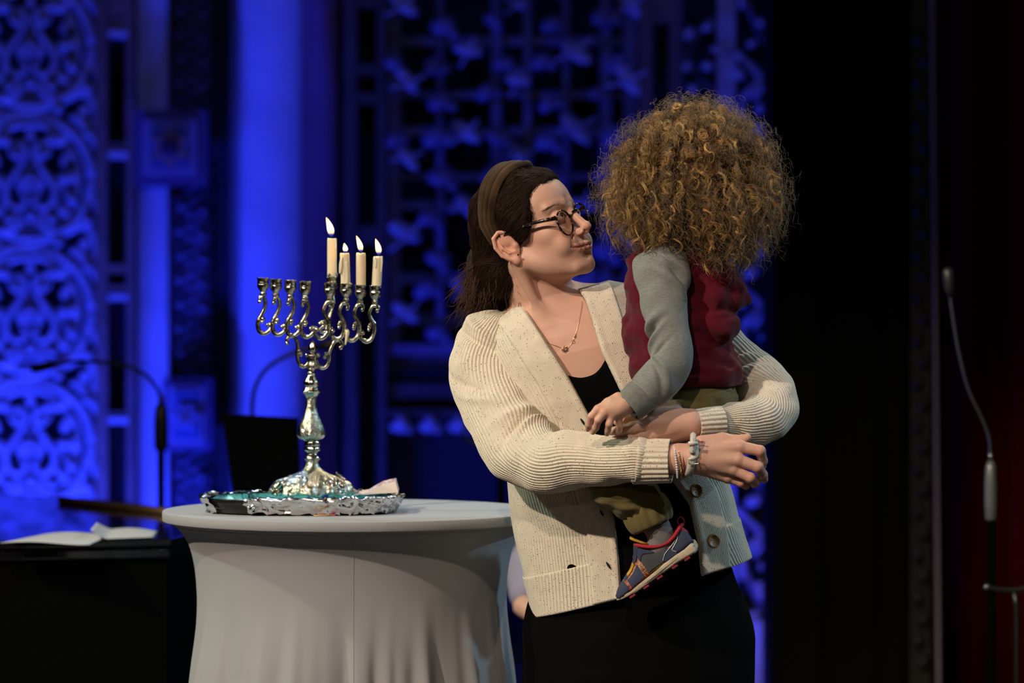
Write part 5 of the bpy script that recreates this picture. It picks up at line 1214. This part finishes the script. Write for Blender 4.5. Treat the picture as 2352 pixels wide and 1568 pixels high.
for k in range(4): MB().ball(P(1592, 1008+k*9, -.6515), .0008, 6).build('strap_hole', m_hole, ws)
MB().box((-.009, -.0008, -.0035), (.009, .0008, .0035), c=P(1592, 1018, -.6520)).build('strap_keeper', m_strap, ws)
# ================= child =================
YB = -.47
HB = Frame(P(1580, 452, YB), rot3(-122, -4, 3), .88)
co = thing('person', 'small child with big blond curls in maroon and grey hoodie, carried on the hip', 'person', P(1575, 1000, YB))
fc = Field(P(1420, 660, -.62), P(1720, 330, -.30), .0024)
head(fc, HB); fc.cap(HB.w((0, .01, -.05)), P(1545, 610, YB), .036, .040, .02); fc.cap(P(1500, 620, YB-.02), P(1600, 620, YB+.02), .035, .035, .03)
cv, cf_ = fc.mesh()
# left hand resting on the woman's hand
fd_ = Field(P(1335, 1010, -.70), P(1500, 890, -.58), .0010)
wc = P(1436, 930, -.627); SKC = (.68, .40, .29)
def Hc(px, py, y): return P(px, py, y)
kn = [Hc(1374, 940, -.640), Hc(1388, 948, -.644), Hc(1404, 955, -.640), Hc(1420, 958, -.630)]
fd_.cap(P(1480, 900, -.618), wc, .013, .0140, .006)
for a_, r_ in zip(kn, (.0085, .0090, .0085, .0075)): fd_.cap(wc, a_, .0145, r_, .008)
fd_.cap(P(1405, 925, -.632), P(1425, 935, -.634), .0125, .015, .01)
for pts, rs in [([kn[0], Hc(1358, 956, -.640), Hc(1352, 975, -.630), Hc(1350, 985, -.622)], [.0085, .0066, .0060, .0050]),
                ([kn[1], Hc(1374, 965, -.646), Hc(1368, 982, -.634), Hc(1362, 992, -.626)], [.0088, .0068, .0062, .0050]),
                ([kn[2], Hc(1399, 974, -.644), Hc(1396, 988, -.634), Hc(1394, 996, -.626)], [.0082, .0064, .0058, .0048]),
                ([kn[3], Hc(1424, 978, -.628), Hc(1422, 988, -.620), Hc(1420, 993, -.614)], [.0070, .0056, .0052, .0044])]:
    fd_.chain(pts, rs, .0025)
fd_.chain([Hc(1420, 915, -.626), Hc(1396, 925, -.618), Hc(1376, 938, -.612), Hc(1368, 948, -.610)], [.0120, .0085, .0070, .0055], .005)
dv, df_ = fd_.mesh()
fa = Field(P(1420, 960, -.70), P(1620, 580, -.42), .005); fa.chain([P(1530, 620, YB-.03), P(1528, 700, YB-.095), P(1541, 800, YB-.115), P(1535, 840, YB-.125), P(1478, 902, YB-.148)], [.034, .028, .026, .024, .014], .015); av, af = fa.mesh()
V_, F_ = joinvf([(cv, cf_), (dv, df_), (av, af)]); C_ = np.vstack([shade_face(cv, HB, SKC, (.5, .18, .15)), handcol(dv, SKC, kn), handcol(av, SKC)])
mk('body', V_, F_, m_skin, co, col=C_)
# hoodie
m_mar = mat('maroon_fleece', (.100, .007, .017), .95, spec=.06, sheen=.12, var=.12, vscale=40, bump=.0004, bscale=900)
fo = Field(P(1405, 905, -.64), P(1735, 535, -.32), .0026)
B_ = lambda px, py, dy=0: P(px, py, YB+dy)
fo.ell(B_(1532, 650), (M(98, YB), .078, M(105, YB)), .01); fo.ell(B_(1550, 760), (M(118, YB), .085, M(105, YB)), .04); fo.ell(B_(1570, 850), (M(125, YB), .092, M(80, YB)), .04)
fo.cap(B_(1515, 600), B_(1570, 590), .040, .036, .03); fo.cap(B_(1538, 575, -.01), B_(1575, 578, .01), .036, .034, .02)
fo.ell(B_(1640, 860, 0), (M(55, YB), .07, M(50, YB)), .03)
fo.ell(B_(1640, 720, 0), (M(52, YB), .05, M(60, YB)), .02)
fo.chain([B_(1600, 705, -.05), B_(1648, 744, -.052), B_(1680, 750, -.038)], [.017, .018, .010], .035)
fo.warp(.006, 20, 5, (1, 1, 2.2)); fo.warp(.0025, 55, 6, (.6, 1, 1.5))
# hood hanging down the back to a blunt point
fo.chain([B_(1556, 566, -.040), B_(1606, 592, -.046), B_(1650, 634, -.044), B_(1686, 664, -.034), B_(1713, 687, -.022)], [.022, .030, .032, .020, .0075], .010)
fo.chain([B_(1600, 600, .03), B_(1655, 640, .02), B_(1690, 668, -.008), B_(1713, 687, -.022)], [.032, .034, .020, .0075], .012)
fo.chain([B_(1596, 640, -.058), B_(1640, 682, -.060), B_(1684, 694, -.040), B_(1712, 690, -.024)], [.018, .022, .016, .0075], .012)
# creases
fo.chain([B_(1600, 640, -.085), B_(1625, 700, -.088), B_(1618, 760, -.09)], [.006, .008, .005], .014, op='s')
fo.chain([B_(1620, 712, -.090), B_(1655, 728, -.086), B_(1700, 724, -.055)], [.002, .003, .003], .008, op='s')
fo.chain([B_(1585, 625, -.08), B_(1610, 680, -.088), B_(1650, 712, -.086)], [.002, .003, .002], .008, op='s')
fo.chain([B_(1600, 730, -.088), B_(1640, 780, -.085), B_(1682, 800, -.06)], [.005, .008, .006], .014, op='s')
fo.chain([B_(1590, 800, -.095), B_(1630, 830, -.092), B_(1690, 835, -.05)], [.004, .007, .005], .014, op='s')
fo.chain([B_(1425, 722, -.05), B_(1450, 705, -.07), B_(1475, 700, -.08)], [.005, .006, .004], .009, op='s')
fo.chain([B_(1452, 765, -.068), B_(1448, 800, -.074), B_(1462, 835, -.082)], [.001, .004, .001], .004, op='s')
fo.warp(.0012, 50, 7)
c_ = B_(1600, 888, 0); fo.half(c_, (0.02, 0, -1), .006); fo.ell(B_(1580, 900), (M(98, YB), .078, .03), .008, op='s')
ov, of_ = fo.mesh(); hd = mk('hoodie', ov, of_, m_mar, co); tag(hd, 'maroon hoodie body with the hood hanging back')
# grey sleeve
m_gry = mat('heather_grey_jersey', (.225, .235, .22), .92, spec=.12, sheen=.2, var=.16, vscale=160, bump=.0003, bscale=700, stretch=(1, 1, 2.5))
sl = sleeve('sleeve', [(1512, 566, YB-.055, 22, .5), (1520, 585, YB-.065, 55, .6), (1520, 625, YB-.08, 67, .66), (1522, 680, YB-.095, 62, .7), (1530, 735, YB-.105, 56, .75), (1541, 790, YB-.115, 52, .8), (1539, 835, YB-.125, 53, .8), (1515, 872, YB-.135, 53, .8), (1482, 903, YB-.142, 46, .8), (1470, 911, YB-.145, 43, .8)],
       24, m_gry, co, rib=0, seed=31, fold=.0065, ns=150, folds=[(.050, 5.2, .009, .009, .7, .03), (.068, 5.3, -.010, .007, .6, .03), (.085, 5.2, .007, .009, .7, .03), (.172, 3.5, -.013, .007, .8, -.02), (.188, 3.5, .009, .009, .9, -.03), (.156, 3.6, .009, .009, .8, -.02), (.215, 3.9, -.006, .007, .6, -.03), (.250, 4.4, .007, .009, .8, .02), (.265, 4.4, -.006, .007, .8, .02)])
sleeve('cuff', [(1473, 909, YB-.145, 42, .8), (1460, 921, YB-.150, 40.5, .8), (1443, 936, YB-.154, 38, .8)], 24, mat('shaded_grey_cuff', (.19, .195, .18), .95, spec=.1, var=.15, vscale=160), co, rib=0, seed=32, fold=.001, ns=30)  # sleeve grey made darker: the cuff's shade is put into its colour
# trousers
m_olv = mat('olive_twill', (.165, .132, .048), .9, spec=.15, sheen=.2, var=.12, vscale=50, bump=.0003, bscale=800)
ft = Field(P(1330, 1245, -.66), P(1720, 870, -.02), .0032)
ft.ell(B_(1606, 912, .0), (M(84, YB), .082, M(46, YB)), .02)
ft.cap(B_(1590, 935, -.02), P(1400, 1080, -.50), .062, .050, .02); ft.cap(P(1400, 1085, -.50), P(1478, 1152, -.505), .052, .040, .02)
ft.cap(P(1385, 1120, -.505), P(1440, 1150, -.515), .030, .030, .02)
ft.cap(B_(1620, 935, .04), P(1640, 990, -.16), .060, .050, .02); ft.cap(P(1640, 990, -.16), P(1590, 1060, -.085), .050, .044, .02); ft.cap(P(1590, 1060, -.085), P(1565, 1180, -.075), .044, .036, .02)
ft.chain([P(1385, 1150, -.56), P(1430, 1165, -.565), P(1470, 1160, -.56)], [.003, .004, .002], .010, op='s'); ft.chain([P(1440, 1112, -.56), P(1490, 1125, -.56), P(1525, 1130, -.55)], [.003, .004, .002], .010, op='s')
ft.chain([P(1560, 915, -.56), P(1600, 925, -.565), P(1660, 912, -.55)], [.002, .004, .002], .009, op='s')
ft.warp(.006, 24, 8, (1, 1, 1.8)); ft.warp(.003, 60, 9, (.6, 1, 1.6))
tv, tff = ft.mesh(); tro = mk('trousers', tv, tff, m_olv, co); tag(tro, 'olive green trousers gathered at the ankle')
# gathered ankle cuff: a ring of pleats
def ring(name, c0, c1, hw, y, m_, par, pleats, amp, ratio=.8, n=120):
    v = []; A_ = P(*c0, y); Bq = P(*c1, y); ax = Bq-A_; L_ = np.linalg.norm(ax); ax /= L_; D = np.array([0, 1., 0]); S = np.cross(ax, D); S /= np.linalg.norm(S); a = np.arange(n)/n*2*PI
    for u in np.linspace(0, 1, 14):
        bul = math.sin(u*PI)**.5; r = M(hw, y)*(.86+.16*bul)+amp*np.cos(a*pleats+1.1*np.sin(a*3))*(.4+.6*bul)
        v.append(A_+ax*L_*u+(r*np.cos(a))[:, None]*S+(r*ratio*np.sin(a))[:, None]*D)
    o = mk(name, np.vstack(v), gridfaces(14, n, True), m_, par); s_m = o.modifiers.new('t', 'SOLIDIFY'); s_m.thickness = .004; s_m.offset = 0; return o
ring('ankle_cuff', (1473, 1150), (1499, 1207), 53, -.505, m_olv, co, 15, .0022)
m_sock = mat('grey_sock', (.20, .19, .19), .95, spec=.1, bump=.0005, bscale=500)
sk_ = Field(P(1450, 1290, -.56), P(1570, 1180, -.44), .002); sk_.cap(P(1500, 1195, -.503), P(1522, 1240, -.500), .028, .0245, .01); sk_.cap(P(1522, 1242, -.5), P(1485, 1290, -.5), .0225, .018, .01); sk_.warp(.0025, 60, 3); a_, b_ = sk_.mesh(); mk('sock', a_, b_, m_sock, co)
# ---- sneaker ----
S0 = P(1608, 1262, -.50); Sx = P(1424, 1382, -.50)-S0; SL = np.linalg.norm(Sx); Sx /= SL; Sw = np.array([0, -1., 0]); Su = np.cross(Sx, Sw); Su = Su if Su[2] > 0 else -Su; kx = SL/220
_L = np.linspace(0, 220, 441)
def smo(a, k=21): d = np.interp(_L, lt, a); d = np.convolve(np.pad(d, k//2, 'edge'), np.ones(k)/k, 'valid'); return d
def sp(l, w_, u): return S0+Sx*np.asarray(l)[..., None]*kx+Sw*np.asarray(w_)[..., None]*kx+Su*np.asarray(u)[..., None]*kx
lt = [0, 5, 15, 30, 56, 92, 118, 134, 158, 185, 205, 216, 220]; ut = [40, 70, 70, 58, 56, 74, 96, 70, 50, 38, 28, 20, 14]; ub = [24, 24, 24, 23, 22, 20, 18, 16, 14, 12, 10, 9, 9]
wt = [14, 24, 30, 32, 31, 32, 35, 37, 40, 40, 34, 24, 8]
ut, ub, wt = smo(ut), smo(ub), smo(wt, 7)
def up_pt(l, th, off=0.0):        # th 0..pi over the upper, from near side through the top
    t_ = np.interp(l, _L, ut); b_ = np.interp(l, _L, ub); w_ = np.interp(l, _L, wt); ce, se = np.cos(th), np.sin(th)
    pw = .62; x = np.sign(ce)*np.abs(ce)**pw*(w_+off)*(1-.42*np.clip((t_-40)/50, 0, 1)*np.abs(se)); y = b_+(t_-b_+off)*np.abs(se)**.8
    return sp(l, x, y)
def up_patch(name, l0, l1, t0, t1, off, m_, par, nl=30, nt=24, lw=None):
    l = np.linspace(l0, l1, nl); th = np.linspace(t0, t1, nt); Lg, Tg = np.meshgrid(l, th, indexing='ij')
    if lw is not None: Lg = Lg+lw(Tg)
    o = mk(name, up_pt(Lg, Tg, off).reshape(-1, 3), gridfaces(nl, nt), m_, par); q = o.modifiers.new('t', 'SOLIDIFY'); q.thickness = .0012; q.offset = 0; return o
m_shoe = bpy.data.materials.new('crackle_print'); m_shoe.use_nodes = True; N, L = nodes(m_shoe); b = N['Principled BSDF']; b.inputs['Roughness'].default_value = .5
tcn = N.new('ShaderNodeTexCoord'); v1 = N.new('ShaderNodeTexVoronoi'); v1.feature = 'DISTANCE_TO_EDGE'; v1.inputs['Scale'].default_value = 130; L.new(tcn.outputs['Object'], v1.inputs['Vector'])
v2 = N.new('ShaderNodeTexNoise'); v2.inputs['Scale'].default_value = 26; v2.inputs['Detail'].default_value = 1; L.new(tcn.outputs['Object'], v2.inputs['Vector'])
rp = N.new('ShaderNodeValToRGB'); L.new(v2.outputs['Fac'], rp.inputs[0]); e = rp.color_ramp.elements; e[0].position = .36; e[0].color = (.38, .02, .02, 1); e[1].position = .66; e[1].color = (.5, .30, .03, 1); q = e.new(.5); q.color = (.36, .08, .02, 1)
lt_ = N.new('ShaderNodeMath'); lt_.operation = 'LESS_THAN'; lt_.inputs[1].default_value = .045; L.new(v1.outputs['Distance'], lt_.inputs[0])
mx = N.new('ShaderNodeMix'); mx.data_type = 'RGBA'; L.new(lt_.outputs[0], mx.inputs[0]); L.new(rp.outputs[0], mx.inputs[6]); mx.inputs[7].default_value = (.03, .01, .01, 1); L.new(mx.outputs[2], b.inputs['Base Color'])
m_navy = mat('navy_suede', (.030, .040, .085), .85, bump=.0003, bscale=700); m_sred = mat('red_lining', (.42, .015, .03), .8, bump=.0003, bscale=900); m_sole = mat('cream_rubber', (.55, .46, .33), .6, var=.2, vscale=60); m_yel = mat('yellow_suede', (.50, .30, .03), .8); m_silv = mat('silver_piping', (.36, .40, .40), .35, metal=.4); m_rr = mat('red_rubber', (.30, .02, .04), .6)
def sneaker(par):
    up = up_patch('shoe_upper', 3, 220, 0, PI, 0, m_shoe, par, 60, 30); tag(up, 'child sneaker in red, orange and navy with cream sole')
    up_patch('toe_cap', 186, 220.5, .02, PI-.02, 1.2, m_navy, up, lw=lambda t: -8*np.sin(t)*0+0)
    up_patch('toe_panel', 140, 178, .05, .75, 1.2, m_navy, up); up_patch('side_panel', 60, 128, .04, .55, 1.2, mat('black_mesh', (.035, .04, .05), .7), up)
    up_patch('heel_counter', 2, 48, .02, PI-.02, 1.4, m_navy, up); up_patch('quarter_panel', 48, 84, .02, .6, 1.3, m_navy, up, lw=lambda t: -26*t)
    up_patch('strap', 92, 130, .55, PI*.62, 2.6, m_navy, up); up_patch('strap_tab', 116, 140, .9, 2.0, 4.0, m_navy, up)
    up_patch('vamp_badge', 146, 172, 1.0, 1.45, 2.4, m_yel, up, 10, 10); up_patch('vamp_panel', 138, 184, 1.0, 2.1, 1.2, m_navy, up)
    MB().tube(cat([up_pt(l, th, 2.6) for l, th in [(48, .10), (54, .32), (44, .5), (34, .68), (24, .9), (14, 1.0)]], 30), .0013, 6).build('piping', m_silv, up)
    MB().tube(cat([up_pt(l, th, 2.6) for l, th in [(86, .08), (74, .28), (62, .45), (46, .66), (34, .86)]], 30), .0012, 6).build('piping', m_silv, up)
    up_patch('heel_lining', 1, 20, .85, PI-.85, 2.2, m_sred, up, 12, 20)
    rim_ = [(3, 0, 71), (8, 14, 71), (20, 23, 66), (38, 27, 59), (58, 28, 57), (80, 27, 63), (98, 25, 74), (112, 20, 86), (119, 8, 92)]
    for sg in (1, -1): MB().tube(cat([sp(l, sg*w_, u) for l, w_, u in rim_], 50), .0036, 8).build('collar_lining', m_sred, up)
    MB().tube(cat([sp(2, 0, 66), sp(-6, 0, 78), sp(-2, 0, 88), sp(8, 0, 84), sp(10, 0, 74)], 20), .0014, 6).build('heel_loop', m_sred, up)
    tg = mk('tongue', np.array([sp(l, w_, u+(-.0)*abs(w_)) for l, u in [(96, 76), (106, 88), (116, 100), (122, 110)] for w_ in np.linspace(-20, 20, 9)]), gridfaces(4, 9), m_yel, up); q = tg.modifiers.new('t', 'SOLIDIFY'); q.thickness = .004
    # sole
    v = []; ls = np.r_[np.linspace(-3, 212, 50), 218, 222, 223.5]; a = np.arange(32)/32*2*PI
    for l in ls:
        b_ = np.interp(l, [-3, 10, 60, 120, 180, 223], [10, 0, 3, 1, -1, 6]); t_ = np.interp(l, [-3, 5, 40, 100, 160, 210, 223], [26, 31, 28, 23, 17, 13, 9]); w_ = np.interp(l, [-3, 2, 12, 60, 110, 160, 200, 216, 221, 223.5], [6, 20, 33, 34, 35, 42, 38, 26, 14, 4])
        x = np.sign(np.cos(a))*np.abs(np.cos(a))**.35*w_; u = (b_+t_)/2+np.sign(np.sin(a))*np.abs(np.sin(a))**.5*(t_-b_)/2
        u = np.where(np.sin(a) < -.5, u+1.6*(np.sin(l*.75) > 0), u); v.append(sp(np.full(32, l), x, u))
    so_ = mk('sole', np.vstack(v), [tuple(q) for q in gridfaces(len(ls), 32, True)]+[tuple(range(32)), tuple(range((len(ls)-1)*32, len(ls)*32))], m_sole, up)
    MB().tube(cat([sp(l, np.interp(l, [0, 60, 110, 160, 200, 216], [28, 34.5, 35.5, 42, 38, 27]), u) for l, u in [(4, 18), (40, 16), (90, 12), (140, 8), (190, 5), (214, 6)]], 40), .0007, 5).build('sole_groove', mat('groove', (.2, .16, .1), .8), so_)
    for l in (36, 70, 112, 150, 188):
        w_ = np.interp(l, [0, 60, 110, 160, 200], [30, 33, 34, 40, 37]); MB().box((-.006, -.004, -.0016), (.006, .0035, .002), R=np.stack([Sx, Sw, Su], 1), c=sp(l, w_-3, np.interp(l, [0, 60, 120, 180], [0, 2, 0, -1]))).build('sole_lug', m_rr, so_, smooth=False)
    return up
n0 = set(bpy.data.objects); sh = sneaker(co); new = [o for o in bpy.data.objects if o not in n0]
# the other foot, behind her: a copy of the sneaker and each of its parts
dS = Vector(P(1590, 1235, -.075) - P(1530, 1255, -.50)); mp = {}
for o in new:
    c = o.copy(); COL.objects.link(c); mp[o] = c
for o, c in mp.items(): c.parent = mp.get(o.parent, o.parent)
mp[sh].location = mp[sh].location + dS
# ---- curls ----
m_curl = mat('blond_curls', (.4, .2, .07), .38, attr=True, spec=.5); N, L = nodes(m_curl)
tl = N.new('ShaderNodeBsdfTranslucent'); vc_ = N.new('ShaderNodeVertexColor'); vc_.layer_name = 'Col'; L.new(vc_.outputs[0], tl.inputs[0]); ms = N.new('ShaderNodeMixShader'); ms.inputs[0].default_value = .35
L.new(N['Principled BSDF'].outputs[0], ms.inputs[1]); L.new(tl.outputs[0], ms.inputs[2]); L.new(ms.outputs[0], N['Material Output'].inputs[0])
HC = P(1592, 418, YB+.005)
fm = Field(HC-np.array([.16, .15, .16]), HC+np.array([.16, .16, .15]), .0034)
fm.ell(HC+np.array([0, 0, .006]), (.112, .095, .092), .01); fm.ell(HC+np.array([.050, 0, -.045]), (.070, .075, .055), .03); fm.ell(HC+np.array([-.05, 0, -.02]), (.05, .07, .05), .03)
fm.warp(.012, 26, 12); fm.warp(.006, 70, 13); mv_, mf_ = fm.mesh()
mcol = np.tile(np.array([.13, .062, .022]), (len(mv_), 1))*(1+.5*vnoise(mv_*60, 5)[:, None]); m_mass = mat('hair_mass', (.1, .05, .02), .95, attr=True, spec=.05, bump=.004, bscale=120)
chair_ = mk('hair', mv_, mf_, m_mass, co, col=mcol); tag(chair_, 'big cloud of blond and brown curls')
def prof_r(d):      # outline radius of the hair cloud in direction d (x right, z up)
    a = np.degrees(np.arctan2(d[..., 2], d[..., 0])) % 360
    return np.interp(a, [0, 30, 60, 90, 120, 150, 180, 205, 230, 255, 275, 295, 315, 335, 360], [.150, .140, .136, .140, .132, .140, .156, .146, .118, .080, .100, .138, .150, .152, .150])
def curls(ncl, per, m_, spread, rad, colf, rs, rthick, seed, outer=(.8, 1.0)):
    g = np.random.default_rng(seed); P_ = []; C__ = []; RR = []
    for i in range(ncl):
        d = g.normal(0, 1, 3); d /= np.linalg.norm(d)
        if d[1] > .45 and g.random() < .75: d[1] *= -1
        rr = float(prof_r(d))*.955; flat_ = math.sqrt(max(1-d[1]**2, 0)); R_ = (rr*flat_+.118*abs(d[1]))*g.uniform(*outer); drop = g.uniform(.012, .038)*(1-.55*max(d[2], 0))*(1.2 if d[2] < .3 else .8)
        base = np.array([d[0]*.078, d[1]*.075, d[2]*.075+.02]); end = np.array([d[0]*R_, d[1]*R_, d[2]*R_-drop*.3]); tip = end+np.array([d[0]*.008, d[1]*.008, -drop])
        u = np.linspace(g.uniform(.30, .5), 1, m_)[:, None]; ctrl = base+(end-base)*1.08+np.array([0, 0, .018])
        q = (1-u)**2*base+2*u*(1-u)*ctrl+u**2*tip
        tn = tip-base; tn /= np.linalg.norm(tn); n1 = np.cross(tn, (.2, 1, .1)); n1 /= np.linalg.norm(n1); n2 = np.cross(tn, n1); tw = g.uniform(1.5, 4.5)*2*PI; ph = g.uniform(0, 2*PI); hr = g.uniform(*rad); sg = g.choice([-1, 1]); col0 = colf(g, d)
        am = np.clip((u-.3)/.3, 0, 1)*hr
        for k in range(per):
            o_ = g.normal(0, spread, 3); dp = g.normal(0, .15); r2 = am*(1+g.normal(0, .12))
            p_ = q+o_*(.5+.5*u)+r2*(np.cos(tw*u+ph+dp)*n1+sg*np.sin(tw*u+ph+dp)*n2); P_.append(p_); C__.append(col0*g.uniform(.75, 1.25)); RR.append(np.full(m_, rs*g.uniform(.7, 1.3))*np.interp(np.linspace(0, 1, m_), [0, .1, .85, 1], [.5, 1, 1, .25])[:])
    v, f = strands(np.array(P_)+HC, np.array(RR)); return v, f, np.repeat(np.array(C__), m_*3, axis=0)
def colA(g, d):
    t = g.random(); return np.array([.20, .10, .038])*(1-t**1.6)+np.array([.80, .50, .19])*t**1.6
def colB(g, d): return np.array([.95, .66, .26])*g.uniform(.7, 1.1)
def colC(g, d): return np.array([.30, .22, .14])*g.uniform(.7, 1.3)
for nm, args in (('curls', (1050, 9, 34, .0024, (.003, .0080), colA, .00034, 1, 21, (.72, 1.0))), ('bright_curls', (190, 8, 38, .0009, (.0040, .0085), colB, .00045, 1, 22, (.80, .98))), ('frizz', (2600, 1, 26, .003, (.003, .010), colC, .00019, 1, 23, (.95, 1.16)))):
    v, f, c = curls(*args); tag(mk(nm, v, f, m_curl, chair_, col=c), kind='stuff')
# ================= seated person mostly hidden behind the woman =================
po = thing('person', 'seated person in pale lavender sleeves, mostly hidden behind the woman beside the table', 'person', P(1330, 1500, 1.35))
YP = 1.35; m_lav = mat('lavender_shirt', (.32, .30, .42), .8); m_drk = mat('dark_cloth', (.01, .01, .013), .8)
fp_ = Field((-.05, .80, .0), (.62, 1.75, 1.45), .009); cx_ = .24
FP = Frame((cx_, YP, 1.17), np.eye(3), .95); f2_ = Field((cx_-.11, YP-.14, 1.02), (cx_+.11, YP+.12, 1.31), .004); head(f2_, FP); f2_.cap((cx_, YP+.02, 1.12), (cx_, YP+.01, 1.0), .047, .05, .02); v2_, g2_ = f2_.mesh(); fp_.cap((cx_, YP+.01, 1.04), (cx_, YP, .98), .05, .055, .02)
fp_.cap((cx_-.13, YP, .93), (cx_+.13, YP, .93), .06, .06, .06); fp_.cap((cx_-.05, YP, .86), (cx_-.04, YP, .55), .10, .11, .05); fp_.cap((cx_+.05, YP, .86), (cx_+.04, YP, .55), .10, .11, .05)
hB = P(1203, 1392, YP-.18)*np.array([-1, 1, 1])+np.array([2*cx_, 0, 0]); fp_.cap(hB, hB+np.array([-.05, -.05, -.03]), .026, .022, .01)
fp_.cap((cx_-.08, YP, .50), (cx_-.10, YP-.42, .50), .08, .06, .03); fp_.cap((cx_+.08, YP, .50), (cx_+.10, YP-.42, .50), .08, .06, .03)
fp_.cap((cx_-.10, YP-.42, .50), (cx_-.10, YP-.38, .08), .055, .04, .02); fp_.cap((cx_+.10, YP-.42, .50), (cx_+.10, YP-.38, .08), .055, .04, .02)
for s in (-1, 1): fp_.cap((cx_+s*.10, YP-.36, .04), (cx_+s*.10, YP-.50, .03), .035, .03, .02)
hA = P(1203, 1392, YP-.18); fp_.cap(hA, hA+np.array([.05, -.05, -.03]), .026, .022, .01); 
for k in range(4): fp_.cap(hA+np.array([.04, -.05+.012*k, -.02]), hA+np.array([.085, -.075+.012*k, -.05]), .011, .009, .006)
v_, f_ = fp_.mesh(); v_, f_ = joinvf([(v_, f_), (v2_, g2_)]); c_ = np.tile(np.array(SK), (len(v_), 1)); dk = (v_[:, 2] < 1.03) & ((v_-hA)**2).sum(1)**.5 > .13 if False else ((v_[:, 2] < 1.03) & (np.linalg.norm(v_-hA, axis=1) > .14))
c_[dk] = np.array([.01, .01, .013]); c_[(v_[:, 2] > 1.235) | ((v_[:, 2] > 1.12) & (v_[:, 1] > YP+.02))] = np.array([.02, .012, .01])
for s in (-1, 1): MB().ball(FP.w((s*.031, -.0785, 0)), .0108, 12).build('eye', m_eye, po)
fh2 = Field((cx_-.12, YP-.12, 1.1), (cx_+.12, YP+.14, 1.33), .005); fh2.ell((0, .014, .042), (.080, .096, .088), .01, FP); fh2.ell((0, -.10, .0), (.075, .07, .070), .02, FP, 's'); fh2.ell((0, .0, -.07), (.2, .2, .06), .02, FP, 's'); a_, b_ = fh2.mesh(); mk('hair', a_, b_, m_drk, po)
mk('body', v_, f_, m_skin, po, col=c_)
sA = cat([np.array([cx_-.135, YP, .95]), P(1215, 1300, YP-.02), P(1207, 1345, YP-.10), P(1208, 1372, YP-.16)], 30); MB().tube(sA, np.interp(np.linspace(0, 1, 30), [0, .5, 1], [.062, .046, .036]), 20).build('sleeve', m_lav, po)
sB = [q*np.array([-1, 1, 1])+np.array([2*cx_, 0, 0]) for q in sA]; MB().tube(np.array(sB), np.interp(np.linspace(0, 1, 30), [0, .5, 1], [.062, .046, .036]), 20).build('sleeve', m_lav, po)
ch = thing('stool', 'plain black stool under the seated person behind the woman', 'stool', (cx_, YP, 0))
MB().lathe([(0, .40), (.17, .40), (.175, .41), (.17, .425), (0, .425)], (cx_, YP, 0), 24).build('seat', m_black, ch)
for k in range(4):
    a = PI/4+k*PI/2; MB().tube([(cx_+.12*math.cos(a), YP+.12*math.sin(a), .40), (cx_+.17*math.cos(a), YP+.17*math.sin(a), .005)], .012, 8).build('leg', m_black, ch)
